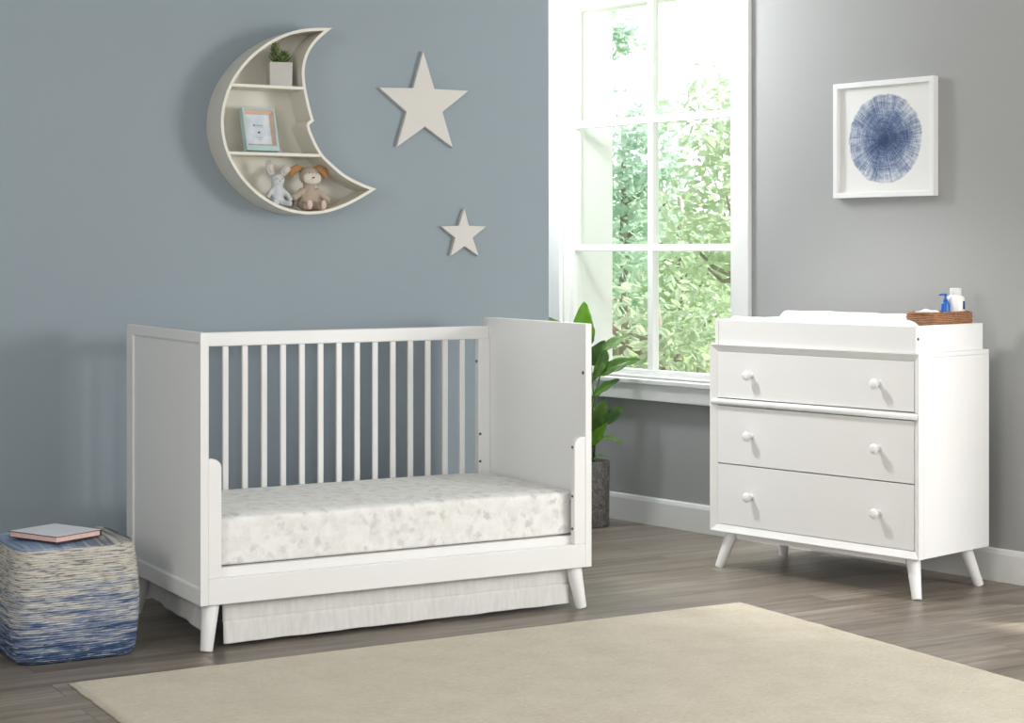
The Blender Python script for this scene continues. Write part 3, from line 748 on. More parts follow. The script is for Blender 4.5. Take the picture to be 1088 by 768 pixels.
def spline(P, n):
    out = []
    for i in range(len(P) - 1):
        p0, p1, p2, p3 = [Vector((*P[max(0, min(len(P) - 1, i + k))], 0)) for k in (-1, 0, 1, 2)]
        for k in range(n):
            t = k / n
            q = .5 * ((2 * p1) + (-p0 + p2) * t + (2 * p0 - 5 * p1 + 4 * p2 - p3) * t * t + (-p0 + 3 * p1 - 3 * p2 + p3) * t ** 3)
            out.append((q.x, q.y))
    out.append(P[-1]); return out
def relax(P, it):
    for _ in range(it): P = [P[0]] + [(P[i][0] * .5 + (P[i - 1][0] + P[i + 1][0]) * .25, P[i][1] * .5 + (P[i - 1][1] + P[i + 1][1]) * .25) for i in range(1, len(P) - 1)] + [P[-1]]
    return P
outl = relax(spline(relax(outer, 2), 5), 6)
in_a = relax(spline(inner1, 4), 3); in_b = relax(spline(inner2, 4), 2)
inl = in_a + in_b
loop = outl + inl[::-1][1:-1]          # closed: top tip -> outer -> bottom tip -> inner back up
def offset(loop, d):
    n = len(loop); out = []
    area = sum(loop[i][0] * loop[(i + 1) % n][1] - loop[(i + 1) % n][0] * loop[i][1] for i in range(n)); sg = 1 if area > 0 else -1
    for i in range(n):
        a_, b_, c_ = Vector(loop[i - 1]), Vector(loop[i]), Vector(loop[(i + 1) % n])
        d1 = (b_ - a_).normalized(); d2 = (c_ - b_).normalized()
        n1 = Vector((-d1.y, d1.x)) * sg; n2 = Vector((-d2.y, d2.x)) * sg
        bis = (n1 + n2)
        if bis.length < 1e-4: bis = n1
        bis.normalize(); k = min(4., 1 / max(.2, bis.dot(n1)))
        p = b_ + bis * d * k; out.append((p.x, p.y))
    return out
MD = .148; MX, MZ = .60, 1.68
moon = thing('moon_shelf', 'crescent moon shaped cream wall shelf with two shelf boards', 'shelf', (MX, YW, MZ))
def trim(L_, d):               # drop offset points that crossed over near the tips
    out = []
    n_ = len(loop)
    for p in L_:
        P_ = Vector(p); best = 9.
        for i in range(n_):
            A_, B_ = Vector(loop[i]), Vector(loop[(i + 1) % n_]); ab = B_ - A_
            if ab.length < 1e-7: continue
            t = max(0, min(1, (P_ - A_).dot(ab) / ab.dot(ab))); best = min(best, (P_ - A_ - ab * t).length)
        if best > d * .97: out.append(p)
    return out
inn = trim(offset(loop, .0105), .0105)
def loc2(P): return [(x - MX, z - MZ) for x, z in P]
LO, LI = loc2(loop), loc2(inn)
m = MB(); bm = m.bm
def ringv(L_, y): return [bm.verts.new((p[0], y, p[1])) for p in L_]
oF, oB, iF, iB = ringv(LO, -MD), ringv(LO, -.001), ringv(LI, -MD), ringv(LI, -.001)
for A_, B_ in ((oF, oB), (iF, iB)):
    n = len(A_)
    for k in range(n): bm.faces.new((A_[k], A_[(k + 1) % n], B_[(k + 1) % n], B_[k]))
for A_, B_ in ((oF, iF), (oB, iB)):
    ed = []
    for R_ in (A_, B_):
        for k in range(len(R_)):
            e_ = bm.edges.get((R_[k], R_[(k + 1) % len(R_)])); ed.append(e_)
    bmesh.ops.triangle_fill(bm, use_beauty=True, use_dissolve=False, edges=ed)
rim = m.build('rim', M['cream'], moon)
bpts = loc2(trim(offset(loop, .006), .006))
m = MB(); bm = m.bm
f_, k_ = ringv(bpts, -.010), ringv(bpts, -.002)
n = len(f_)
for k in range(n): bm.faces.new((f_[k], f_[(k + 1) % n], k_[(k + 1) % n], k_[k]))
for R_ in (f_, k_): bmesh.ops.triangle_fill(bm, use_beauty=True, use_dissolve=False, edges=[bm.edges.get((R_[k], R_[(k + 1) % n])) for k in range(n)])
m.build('back_panel', M['cream'], moon)
bp_abs = trim(offset(loop, .006), .006)
def xrange_at(z):
    xs = []
    L_ = bp_abs
    for i in range(len(L_)):
        (xa, za), (xb, zb) = L_[i], L_[(i + 1) % len(L_)]
        if (za - z) * (zb - z) < 0: xs.append(xa + (xb - xa) * (z - za) / (zb - za))
    return min(xs), max(xs)
SH = []
for zt_ in (1.812, 1.572):
    a0_, b0_ = xrange_at(zt_ + .001); a1_, b1_ = xrange_at(zt_ - .011)
    MB().poly_prism([(a0_ - MX, zt_ - MZ), (b0_ - MX, zt_ - MZ), (b1_ - MX, zt_ - .011 - MZ), (a1_ - MX, zt_ - .011 - MZ)], -MD + .001, -.009, 'y').build('shelf_board', M['cream'], moon, bevel=.0008)

def floor_of_moon(x):   # top of the curved bottom board
    best = None
    for i in range(len(inn)):
        (xa, za), (xb, zb) = inn[i], inn[(i + 1) % len(inn)]
        if (xa - x) * (xb - x) <= 0 and xa != xb:
            z = za + (zb - za) * (x - xa) / (xb - xa); best = z if best is None else min(best, z)
    return best

# succulent in a square pot on the top shelf
sp = thing('potted_succulent', 'small green succulent in a square grey pot on the top shelf of the moon', 'potted plant', (.600, YW - .092, 1.812))
m = MB(); bm = m.bm; hw, hp, rot = .041, .086, Matrix.Rotation(math.radians(-14), 4, 'Z')
def sq(w_, z): return [bm.verts.new(rot @ Vector(p)) for p in ((-w_, -w_, z), (w_, -w_, z), (w_, w_, z), (-w_, w_, z))]
S_ = [sq(hw - .001, 0), sq(hw, hp), sq(hw - .005, hp), sq(hw - .005, hp - .010)]
for a_, b_ in zip(S_, S_[1:]):
    for k in range(4): bm.faces.new((a_[k], a_[(k + 1) % 4], b_[(k + 1) % 4], b_[k]))
bm.faces.new(S_[0][::-1]); bm.faces.new(S_[-1])
m.build('pot', M['succ_pot'], sp, bevel=.0012)
m = MB().box(-.034, .034, -.034, .034, hp - .0105, hp - .006); m.xf(rot); m.build('soil', M['soil'], sp)
def fat_leaf(m, base, d, L, w_, up=.35):
    d = Vector(d).normalized(); pts = []; rad = []
    for k in range(7):
        t = k / 6; p = Vector(base) + d * L * t + Vector((0, 0, up * L * t * t)); pts.append(p); rad.append(max(.0006, w_ * math.sin(PI * min(1, .18 + .82 * t)) ** .8))
    m.tube(pts, rad, 8, 1., .5)
def rosette(cx, cy, z0_, H, tiers):
    sm = MB().tube([(cx, cy, hp - .008), (cx + .001, cy, z0_ + H)], [.003, .002], 8)
    sm.build('stem', M['stem'], sp, smooth=True)
    m = MB()
    for i in range(tiers):
        z = z0_ + H * i / max(1, tiers - 1); L = .030 - .010 * i / max(1, tiers - 1)
        for k in range(6):
            t = k * PI / 3 + i * .52 + .2
            fat_leaf(m, (cx, cy, z), (math.cos(t), math.sin(t), .45 + .18 * i), L, .0062)
    m.build('leaf_rosette', M['succ'], sp, smooth=True)
rosette(-.016, 0, hp + .004, .050, 5); rosette(.022, .004, hp + .004, .026, 3); rosette(.004, -.016, hp, .008, 2)

# small photo frame leaning on the middle shelf
FA = math.radians(16)
pf = thing('photo_frame', 'small teal box frame with a pale blue card on the moon\'s middle shelf', 'picture frame', (.528, YW - .088, 1.572), math.radians(4))
Rl = Matrix.Rotation(-FA, 4, 'X')
pw, ph, bd, dp_ = .064, .162, .013, .030
m = MB(); bm = m.bm
def rc(w_, a_, b_, y): return [bm.verts.new(Rl @ Vector(p)) for p in ((-w_, y, a_), (w_, y, a_), (w_, y, b_), (-w_, y, b_))]
Q = [rc(pw, 0, ph, 0), rc(pw, 0, ph, -dp_), rc(pw - .007, .007 + .012, ph - .007, -dp_), rc(pw - .007, .007 + .012, ph - .007, -.004)]
for a_, b_ in zip(Q, Q[1:]):
    for k in range(4): bm.faces.new((a_[k], a_[(k + 1) % 4], b_[(k + 1) % 4], b_[k]))
bm.faces.new(Q[0][::-1]); bm.faces.new(Q[-1])
lowest = min(v.co.z for v in bm.verts); shiftz = -lowest + .0003
m.xf(Matrix.Translation((0, 0, shiftz))); m.build('frame', M['teal'], pf, bevel=.001)
m = MB(); bm = m.bm
Q = [rc(pw - .0072, .0192, ph - .0072, -dp_ + .002), rc(pw - .016, .030, ph - .020, -.012), rc(pw - .016, .030, ph - .020, -.005), rc(pw - .0072, .0192, ph - .0072, -.0045)]
for a_, b_ in zip(Q, Q[1:] + Q[:1]):
    for k in range(4): bm.faces.new((a_[k], a_[(k + 1) % 4], b_[(k + 1) % 4], b_[k]))
m.xf(Matrix.Translation((0, 0, shiftz))); m.build('mount', M['pinkwood'], pf)
m = MB().box(-pw + .015, pw - .015, -.011, -.007, .029, ph - .019); m.xf(Matrix.Translation((0, 0, shiftz)) @ Rl); cd = m.build('card', M['card'], pf)
def ink(boxes, mat, nm):
    m = MB()
    for x0_, x1_, a_, b_ in boxes: m.box(x0_, x1_, -.0116, -.0109, a_, b_)
    m.xf(Matrix.Translation((0, 0, shiftz)) @ Rl); return m.build(nm, mat, cd)
ink([(-.020, -.012, .098, .104)] + [(-.010 + .006 * k, -.006 + .006 * k, .0995, .1025) for k in range(5)], M['ink'], 'printed_text')
ink([(-.014 + .005 * k, -.011 + .005 * k, .054, .056) for k in range(6)] + [(-.006 + .005 * k, -.003 + .005 * k, .046, .048) for k in range(3)], M['ink'], 'printed_text')
hp_ = [(.0055 * (math.sin(t) ** 3) * 1.0, .0048 * (13 * math.cos(t) - 5 * math.cos(2 * t) - 2 * math.cos(3 * t) - math.cos(4 * t)) / 15 + .074) for t in [2 * PI * k / 28 for k in range(28)]]
m = MB().poly_prism(hp_, -.0116, -.0109, 'y'); m.xf(Matrix.Translation((0, 0, shiftz)) @ Rl); m.build('printed_heart', M['heart'], cd)
m = MB().box(-.020, .020, 0, .004, 0, .10); m.xf(Matrix.Translation((0, .052, .002)) @ Matrix.Rotation(math.radians(22), 4, 'X')); m.build('easel_back', M['teal'], pf)

# plush toys on the bottom of the moon
def plush(name, label, x, yoff):
    zf = floor_of_moon(x)
    return thing(name, label, 'soft toy', (x, YW - yoff, zf))
bn = plush('plush_rabbit', 'pale blue plush rabbit with cream inner ears at the left on the moon shelf', .588, .100)
m = MB()
m.ell((0, 0, .050), (.026, .022, .036)).ell((0, -.004, .095), (.026, .023, .024)).ell((0, -.001, .075), (.021, .018, .025)).ell((0, 0, .024), (.028, .024, .020))
m.tube([(-.020, -.004, .062), (-.036, -.014, .044), (-.044, -.020, .030)], [.008, .0085, .009], 12)
m.tube([(.020, -.004, .062), (.036, -.014, .042), (.048, -.018, .022)], [.008, .0085, .0095], 12)
m.tube([(-.014, -.010, .016), (-.018, -.030, .016), (-.020, -.044, .017)], [.012, .011, .012], 12)
m.tube([(.016, -.010, .014), (.030, -.028, .011), (.040, -.038, .011)], [.012, .010, .011], 12)
m.build('body', M['bunny'], bn, remesh=.0032)
for sx, tip in ((-1, (-.034, .004, .164)), (1, (.050, .000, .142))):
    m = MB().tube([(sx * .012, .002, .108), (sx * .016 + tip[0] * .25, .003, .126), tuple((Vector((sx * .02, .003, .13)) + Vector(tip)) / 2), tip], [.008, .0135, .0155, .008], 14, .45, 1.)
    e_ = m.build('ear', M['bunny'], bn, smooth=True)
    m = MB().tube([(sx * .014 + tip[0] * .2, -.004, .122), tuple((Vector((sx * .02, -.005, .134)) + Vector((tip[0], tip[1] - .006, tip[2] - .006))) / 2), (tip[0] * .95, tip[1] - .005, tip[2] - .010)], [.006, .0105, .007], 12, .35, 1.)
    o = m.build('inner_ear', M['bunny_ear'], e_, smooth=True); o['label'] = 'cream inner ear'
m = MB().ell((-.010, -.0265, .099), (.0022, .0012, .0022), sub=2).ell((.010, -.0265, .099), (.0022, .0012, .0022), sub=2).ell((0, -.0275, .091), (.003, .0012, .002), sub=2)
m.build('stitched_face', M['stitch'], bn, smooth=True)

dg = plush('plush_puppy', 'beige plush puppy with caramel ears sitting at the right on the moon shelf', .712, .096)
m = MB()
m.ell((0, 0, .052), (.038, .028, .042)).ell((0, 0, .028), (.044, .032, .026)).ell((0, -.006, .128), (.038, .032, .034)).ell((0, -.002, .092), (.022, .018, .02))
m.tube([(-.024, -.006, .080), (-.052, -.020, .058), (-.074, -.026, .046)], [.011, .0125, .0135], 14)
m.tube([(.024, -.006, .080), (.050, -.014, .056), (.074, -.016, .040)], [.011, .0125, .014], 14)
m.tube([(-.020, -.016, .022), (-.026, -.040, .018), (-.024, -.052, .022)], [.018, .015, .016], 14)
m.tube([(.020, -.016, .022), (.030, -.038, .018), (.032, -.050, .020)], [.018, .015, .016], 14)
m.build('body', M['dog'], dg, remesh=.0034)
m = MB().ell((-.014, -.033, .120), (.022, .010, .022)).ell((.014, -.033, .120), (.022, .010, .022)).ell((0, -.036, .112), (.020, .009, .016)); o = m.build('muzzle', M['dog_face'], dg, remesh=.003); o['label'] = 'pale heart shaped muzzle'
for sx in (-1, 1):
    m = MB().tube([(sx * .022, .004, .152), (sx * .042, .004, .158), (sx * .062, .002, .146), (sx * .070, .000, .126)], [.010, .0145, .016, .009], 14, .55, 1.)
    o = m.build('ear', M['dog_ear'], dg, smooth=True); o['label'] = 'caramel brown ear'
    m = MB().tube([(sx * .046, -.005, .056), (sx * .060, -.004, .040), (sx * .066, -.002, .020)], [.008, .012, .008], 12, 1., .5)
    o = m.build('coat_flap', M['dog_ear'], dg, smooth=True); o['label'] = 'caramel brown flap'
for fx, fy in ((-.024, -.066), (.032, -.064)):
    m = MB().ell((fx, fy, .024), (.011, .005, .017)); o = m.build('paw_pad', M['dog_paw'], dg, smooth=True); o['label'] = 'pink paw pad'
m = MB().ell((0, -.0465, .122), (.0045, .002, .003), sub=2).ell((-.014, -.0385, .138), (.0024, .0014, .0024), sub=2).ell((.014, -.0385, .138), (.0024, .0014, .0024), sub=2)
m.build('stitched_face', M['stitch'], dg, smooth=True)

# ------------------------------------------------------------------ wall stars
def star(pts, label):
    cx = sum(p[0] for p in pts) / 10; cz = sum(p[1] for p in pts) / 10
    m = MB().poly_prism([(x - cx, z - cz) for x, z in pts], -.020, -.0005, 'y')
    o = m.build('wall_star', M['cream_star'], bevel=.001, loc=(cx, YW, cz)); return tag(o, label, 'wall decoration')
star([(1.2174, 1.9822), (1.2657, 1.8409), (1.4129, 1.8403), (1.3002, 1.7541), (1.3451, 1.6183), (1.2254, 1.6955), (1.1058, 1.6149), (1.1474, 1.7482), (1.0312, 1.8356), (1.1753, 1.8404)], 'large cream wooden star on the blue wall, right of the moon shelf')
star([(1.3951, 1.3854), (1.415, 1.3194), (1.4918, 1.317), (1.4315, 1.2729), (1.4585, 1.2018), (1.3964, 1.2401), (1.3348, 1.202), (1.3553, 1.2726), (1.2941, 1.3157), (1.3717, 1.3191)], 'small cream wooden star low on the blue wall, under the larger star')

# ------------------------------------------------------------------ pouf and notebook
PX, PY = -.345, .268
po = thing('pouf', 'square woven pouf fading from cream to blue beside the crib', 'pouf', (PX, PY, 0))
HX, HY, HZ = .196, .196, .356
def sup(t, e): return math.copysign(abs(math.cos(t)) ** e, math.cos(t)), math.copysign(abs(math.sin(t)) ** e, math.sin(t))
def pouf_pt(u, z):
    t = 2 * PI * u; c_, s_ = sup(t, .34)
    f = z / HZ
    k = .90 + .115 * math.sin(PI * min(1, max(0, f * .92 + .07))) ** .7
    if f < .06: k -= .05 * (1 - f / .06) ** 2
    if f > .90: k -= .060 * ((f - .90) / .10) ** 2
    return Vector((HX * k * c_, HY * k * s_, z))
m = MB(); V = m.grid(lambda u, v: pouf_pt(u, HZ * .955 * v), 96, 40, True)
m.bm.faces.new([V[i][0] for i in range(96)])
m.build('side_cover', M['pouf_side'], po, smooth=True)
m = MB()
def toppt(u, v):
    q = pouf_pt(u, HZ * .955); k = 1 - v
    return (q.x * k * 1.012, q.y * k * 1.012, HZ * .950 + .0155 * (1 - k ** 3))
V = m.grid(toppt, 96, 16, True)
bmesh.ops.remove_doubles(m.bm, verts=[V[i][15] for i in range(96)], dist=1e-5)
m.build('top_cover', M['pouf_top'], po, smooth=True)
m = MB(); m.tube([tuple(pouf_pt(k / 96, HZ * .955) * 1.004 + Vector((0, 0, -.001))) for k in range(97)], .0028, 8); m.build('piping', M['pouf_top'], po, smooth=True)

ba = math.atan2(.06 - .254, -.406 + .5)
nb = thing('notebook', 'hardcover notebook with pink page edges lying on the pouf', 'book', (-.380, .224, HZ - .0005), ba)
# slight tilt keeps it lying on the domed cushion top
bx, by = .105, .089
MB().box(-bx, bx, -by, by, .000, .0025).build('cover', M['cover_edge'], nb, bevel=.0006)
cv = MB().box(-bx, bx, -by, by, .0165, .0188).build('cover', M['cover_edge'], nb, bevel=.0006)
MB().box(-bx + .0012, bx - .0012, -by + .0012, by - .0012, .0187, .0195).build('cover_sheet', M['cover'], cv)
MB().box(-bx + .003, bx - .003, -by + .003, by - .005, .0025, .0165).build('pages', M['page'], nb)
MB().box(-bx, bx, by - .005, by, .0025, .0165).build('spine', M['cover_edge'], nb, bevel=.0006)

# ------------------------------------------------------------------ rug
RX0, RX1, RY0, RY1 = -.455, 1.895, -2.05, -.18
rg = MB(); nx, ny = 120, 100
def rugtop(u, v):
    x = RX0 + (RX1 - RX0) * u; y = RY0 + (RY1 - RY0) * v
    e = 0.
    if u == 0: x += .006 * noise.noise(Vector((3.1, y * 14, 0))) + .004 * noise.noise(Vector((9.1, y * 60, 0)))
    if u == 1: x += .005 * noise.noise(Vector((5.1, y * 14, 0)))
    if v == 1: y += .004 * noise.noise(Vector((x * 9, 2.2, 0)))
    z = .009 + .0008 * noise.noise(Vector((x * 9, y * 9, 0)))
    if u in (0, 1) or v in (0, 1): z = .004
    return ((x - .72), (y + 1.1), z)
V = rg.grid(rugtop, nx, ny)
B_ = [[rg.bm.verts.new((v.co.x, v.co.y, .0004)) for v in row] for row in V]
for i in range(nx - 1):
    rg.bm.faces.new((V[i][0], B_[i][0], B_[i + 1][0], V[i + 1][0])); rg.bm.faces.new((V[i][-1], V[i + 1][-1], B_[i + 1][-1], B_[i][-1]))
for j in range(ny - 1):
    rg.bm.faces.new((V[0][j], V[0][j + 1], B_[0][j + 1], B_[0][j])); rg.bm.faces.new((V[-1][j], B_[-1][j], B_[-1][j + 1], V[-1][j + 1]))
for i in range(nx - 1):
    for j in range(ny - 1): rg.bm.faces.new((B_[i][j], B_[i][j + 1], B_[i + 1][j + 1], B_[i + 1][j]))
tag(rg.build('rug', M['rug'], smooth=True, loc=(.72, -1.1, 0)), 'large cream woven wool rug on the wooden floor in front of the crib', 'rug')

# ------------------------------------------------------------------ potted plant by the window
pc = Vector((2.385, 1.570, 0)); RT = Vector((.8683, -.4960, 0)); FW = Vector((.4960, .8683, 0))
pl = thing('potted_plant', 'leafy green houseplant in a speckled grey cylinder pot behind the crib by the window', 'potted plant', pc)
MB().lathe([(.080, 0), (.084, .004), (.087, .286), (.085, .290), (.078, .290), (.076, .285), (.075, .262)], 40).build('pot', M['pot'], pl, smooth=True, bevel=.002)
MB().lathe([(.0755, .255), (.0755, .264), (.05, .268), (.02, .270)], 28).build('soil', M['soil'], pl, smooth=True)
def P3(a, z, d=0.): return RT * a + FW * d + Vector((0, 0, z))
def leaf(base, tip, width, face, mat, droop=.12, fold=.35, twist=0.):
    base, tip = Vector(base), Vector(tip); ax = (tip - base); L = ax.length; ax.normalize()
    face = Vector(face); side = ax.cross(face).normalized(); up = side.cross(ax).normalized()
    if twist:
        q = Matrix.Rotation(twist, 3, ax); side = q @ side; up = q @ up
    m = MB()
    def fn(u, v):
        t = u; w_ = width * .5 * (math.sin(PI * min(1, t ** .82)) ** .7 + .02) * (1 - .25 * t)
        b_ = v * 2 - 1
        p = base + ax * L * t + side * w_ * b_ + up * (abs(b_) * w_ * fold + droop * L * math.sin(PI * t) * .5)
        p += up * .004 * math.sin(t * 18 + b_ * 2) * abs(b_)
        return p
    m.grid(fn, 16, 9)
    o = m.build('leaf', mat, pl, smooth=True, solid=.0012)
    return o
toC = -FW
crown = P3(-.005, .30)
LB, LD = M['leaf_bright'], M['leaf']
K = 238.5
def pxa(u, v, d=0.): return P3((u - 628) / K, 1.219 - (v - 267.3) / K, d)
specs = [ # base, tip, width, facing, material, droop
    (pxa(621, 372, -.01), pxa(621.5, 320, -.02), .108, toC + RT * -.25, LB, .08),
    (pxa(629, 366, .03), pxa(624, 323, .02), .085, toC + RT * .7, LD, -.35),
    (pxa(628, 388, 0), pxa(643.5, 361, -.03), .075, toC + RT * -.3 + Vector((0, 0, .3)), LD, .12),
    (pxa(634, 377, .02), pxa(674, 355.5, .00), .060, Vector((0, 0, .8)) + toC * .8, M['leaf_pale'], .12),
    (pxa(636, 398, -.03), pxa(681, 381, -.05), .075, Vector((0, 0, .8)) + toC * .9, LD, .16),
    (pxa(631, 420, -.04), pxa(659, 401.5, -.06), .050, Vector((0, 0, .8)) + toC * .8, LD, .12),
    (pxa(645, 371, -.02), pxa(630, 404, -.05), .055, toC + RT * .3, LD, .1),
    (pxa(627, 458, -.02), pxa(644.5, 422.5, -.05), .088, toC + RT * .2, LD, .10),
    (pxa(642, 450, 0), pxa(665, 431, .02), .062, toC + Vector((0, 0, .5)), LD, .12),
    (pxa(628, 471, -.05), pxa(644.5, 447.5, -.09), .052, toC + RT * -.2, LB, .10),
    (pxa(631, 468, -.04), pxa(662, 470, -.07), .034, Vector((0, 0, 1)) + toC * .7, LD, .40),
    (pxa(630, 487, -.05), pxa(647, 483.5, -.08), .024, Vector((0, 0, 1)) + toC * .6, M['leaf_pale'], .3),
    (pxa(608, 366, 0), pxa(583, 337, .01), .070, toC + Vector((0, 0, .6)), LD, .14),
    (pxa(612, 400, .02), pxa(588, 372, .03), .085, toC + Vector((0, 0, .5)), LD, .14),
    (pxa(612, 430, -.04), pxa(582, 418, -.06), .085, toC * .7 + Vector((0, 0, .8)), LD, .2),
    (pxa(616, 450, 0), pxa(590, 440, .06), .080, toC * .5 + Vector((0, 0, .8)), LB, .2),
    (pxa(616, 462, .05), pxa(602, 425, .09), .090, toC + RT * -.3, LD, .14),
]
for i, (b_, t_, w_, fc, mt, dp) in enumerate(specs):
    lf = leaf(b_, t_, w_, fc, mt, dp)
    root = P3((-.02 + .006 * (i % 7)), .268, -.02 + .008 * (i % 5))
    mid = root.lerp(b_, .55) + Vector((0, 0, .05)) - RT * (.02 if b_.dot(RT) > 0 else -.02)
    MB().tube([root, root.lerp(mid, .5) + Vector((0, 0, .012)), mid, b_ + (t_ - b_) * .06], [.0042, .004, .0035, .0025], 8).build('stem', M['stem'], pl, smooth=True)

# ------------------------------------------------------------------ outside the window
GZ = -.6
ow = MB(); ow.box(3.2, 30, -6, 34, GZ - .1, GZ); struct(ow.build('ground', M['lawn']))
def tree(name, label, x, y, h, crown_r, crown_z, n, mat, dens_top=1., leaf_s=.11, trunk_r=.06, group=None, seed=0, cz=1.):
    rnd = random.Random(seed)
    root = thing(name, label, 'tree', (x, y, GZ), group=group)
    m = MB()
    top = Vector((rnd.uniform(-.2, .2), rnd.uniform(-.2, .2), h * .85))
    m.tube([(0, 0, 0), (top.x * .3, top.y * .3, h * .35), (top.x * .7, top.y * .7, h * .6), top], [trunk_r * 1.2, trunk_r, trunk_r * .7, trunk_r * .25], 10)
    br = []
    for k in range(9):
        t = rnd.uniform(.25, .8); a_ = rnd.uniform(0, 2 * PI); b0_ = Vector((top.x * t, top.y * t, h * .85 * t)); L = crown_r * rnd.uniform(.6, 1.)
        e_ = b0_ + Vector((math.cos(a_) * L, math.sin(a_) * L, L * rnd.uniform(.2, .9)))
        m.tube([b0_, (b0_ + e_) / 2 + Vector((0, 0, -.05)), e_], [trunk_r * .45, trunk_r * .3, .008], 7); br.append((b0_, e_))
    m.build('trunk', M['bark'], root, smooth=True)
    m = MB(); bm = m.bm
    clusters = []
    for k in range(max(10, n // 26)):
        while True:
            p = Vector((rnd.uniform(-1, 1), rnd.uniform(-1, 1), rnd.uniform(-1, 1)))
            if p.length < 1: break
        c_ = Vector((p.x * crown_r, p.y * crown_r, crown_z + p.z * cz)); clusters.append(c_)
    for c_ in clusters:
        for k in range(26):
            p = c_ + Vector((rnd.gauss(0, .13), rnd.gauss(0, .13), rnd.gauss(0, .11)))
            if p.z < .05: continue
            L = leaf_s * rnd.uniform(.6, 1.3); w_ = L * rnd.uniform(.36, .55)
            ax = Vector((rnd.gauss(0, 1), rnd.gauss(0, 1), rnd.gauss(-.2, .6))).normalized()
            sd = ax.cross(Vector((rnd.gauss(0, 1), rnd.gauss(0, 1), rnd.gauss(0, 1)))).normalized(); nn = ax.cross(sd)
            v = [bm.verts.new(q) for q in (p, p + ax * L * .35 + sd * w_ * .5, p + ax * L * .7 + sd * w_ * .4, p + ax * L - nn * L * .12, p + ax * L * .7 - sd * w_ * .4, p + ax * L * .35 - sd * w_ * .5)]
            bm.faces.new((v[0], v[1], v[2], v[3])); bm.faces.new((v[0], v[3], v[4], v[5]))
    m.build('foliage', mat, root)
    return root
def at_px(u, depth): d = FW + RT * ((u - 544) / 1901); p = Vector((-1.87, -5.176, 0)) + d * depth; return p.x, p.y
for i, (u, dep, h, cr, czn, czr, n, mt, ls, lab) in enumerate([
    (715, 10.2, 1.9, .50, 1.15, .42, 1500, 2, .075, 'low olive shrub nearest the window, filling the bottom panes'),
    (782, 12.6, 3.5, .42, 2.15, .95, 1900, 1, .085, 'yellow-green tree at the right edge of the window'),
    (664, 14.6, 3.3, .42, 2.15, .92, 1900, 0, .095, 'teal-green tree seen through the left column of panes'),
    (720, 17.0, 3.0, .62, 1.75, .80, 2300, 1, .10, 'light green tree behind the window\'s upright bar'),
    (700, 20.4, 3.2, 1.0, 1.65, .90, 3400, 0, .12, 'wide pale green tree farthest back in the garden'),
    (655, 24.5, 5.4, .14, 4.85, .24, 60, 0, .12, 'thin sparse tree whose tip shows in the upper left pane')]):
    x, y = at_px(u, dep)
    tree('garden_tree', lab, x, y, h, cr, czn, n, FOL[mt], seed=i + 3, cz=czr, leaf_s=ls, trunk_r=.05)

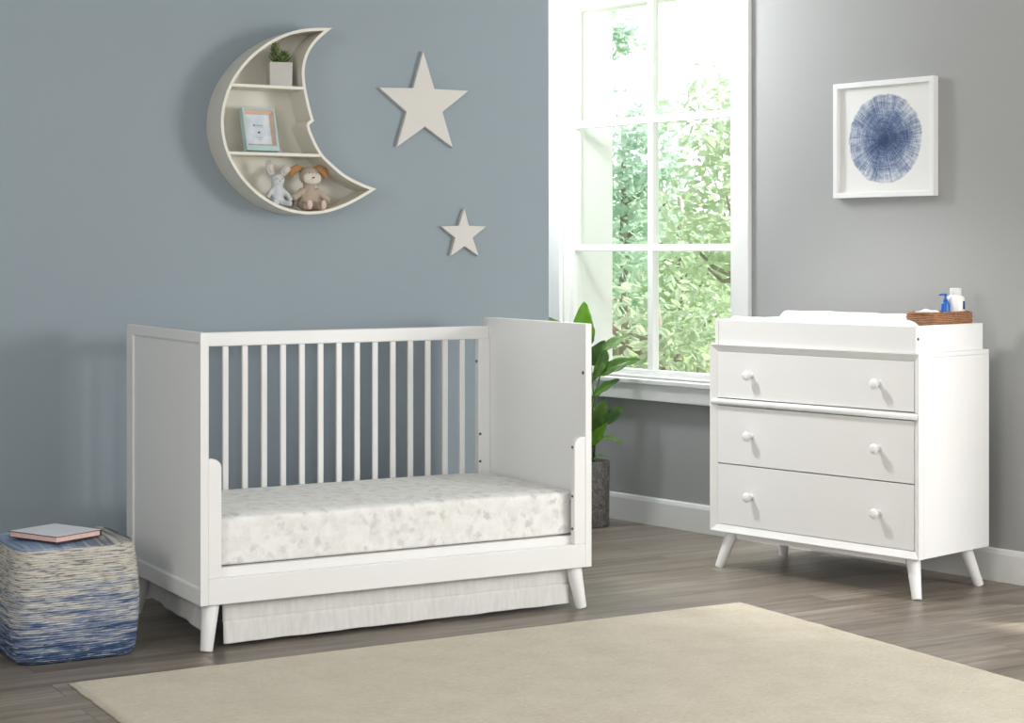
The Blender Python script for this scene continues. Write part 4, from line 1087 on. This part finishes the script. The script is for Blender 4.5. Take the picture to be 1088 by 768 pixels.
# ------------------------------------------------------------------ light
W = bpy.data.worlds.new('sky'); scn.world = W; W.use_nodes = True
nt = W.node_tree; bg = nt.nodes['Background']
bg.inputs[0].default_value = (.97, .985, 1.0, 1)
tc = nt.nodes.new('ShaderNodeTexCoord'); dt = N(nt, 'ShaderNodeVectorMath', operation='DOT_PRODUCT'); dt.inputs[1].default_value = (.62, .75, .22)
nt.links.new(tc.outputs['Generated'], dt.inputs[0])
mr = N(nt, 'ShaderNodeMapRange', interpolation_type='SMOOTHSTEP'); mr.inputs['From Min'].default_value = .2; mr.inputs['From Max'].default_value = .95
mr.inputs['To Min'].default_value = .86; mr.inputs['To Max'].default_value = 3.2      # the sky is brightest over the garden
nt.links.new(dt.outputs['Value'], mr.inputs[0]); nt.links.new(mr.outputs[0], bg.inputs[1])
def area(name, loc, target, sx, sy, power, col=(1, 1, 1)):
    l = bpy.data.lights.new(name, 'AREA'); l.shape = 'RECTANGLE'; l.size = sx; l.size_y = sy; l.energy = power; l.color = col
    o = bpy.data.objects.new(name, l); COL.objects.link(o); o.location = loc
    o.rotation_euler = (Vector(target) - Vector(loc)).to_track_quat('-Z', 'Y').to_euler(); return o
area('key_softbox', (3.66, -3.5, 1.50), (-.3, .9, 1.2), 1.3, 1.1, 98, (1, .985, .96))  # key light from the right, placed in the added opening
area('front_softbox', (-1.9, -5.9, 2.2), (2.3, .9, 1.0), 2.4, 1.5, 31, (1, .99, .97))  # added fill from behind the camera
sl = bpy.data.lights.new('dresser_fill_spot', 'SPOT'); sl.energy = 165; sl.spot_size = math.radians(50); sl.spot_blend = .7; sl.shadow_soft_size = .16; sl.color = (1, .98, .95)  # unseen spot added to light the dresser from the upper left
so = bpy.data.objects.new('dresser_fill_spot', sl); COL.objects.link(so); so.location = (.95, .74, 2.6)
so.rotation_euler = (Vector((2.5, -.1, .42)) - so.location).to_track_quat('-Z', 'Y').to_euler()
area('side_softbox', (-3.0, -2.6, 1.7), (1.0, 0, .7), 1.6, 1.4, 62, (1, .99, .97))  # added fill for the left-facing sides of crib and dresser
pl_ = bpy.data.lights.new('alcove_fill_light', 'POINT'); pl_.energy = 66; pl_.shadow_soft_size = .14; pl_.color = (1, .99, .97)  # unseen light added to brighten the window trim
plo = bpy.data.objects.new('alcove_fill_light', pl_); COL.objects.link(plo); plo.location = (1.95, 1.5, 2.22)
sun = bpy.data.lights.new('sun', 'SUN'); sun.energy = 8.; sun.angle = math.radians(2); sun.color = (1, .97, .9)
sno = bpy.data.objects.new('sun', sun); COL.objects.link(sno); sno.location = (8, 0, 8)
sno.rotation_euler = Vector((-.52, .42, -.75)).to_track_quat('-Z', 'Y').to_euler()

# ------------------------------------------------------------------ colour management
vs = scn.view_settings; vs.view_transform = 'Standard'; vs.look = 'None'; vs.exposure = 0.; vs.gamma = 1.; vs.use_curve_mapping = False
scn.cycles.use_denoising = True
scn.cycles.max_bounces = 8; scn.cycles.diffuse_bounces = 5; scn.cycles.transparent_max_bounces = 12
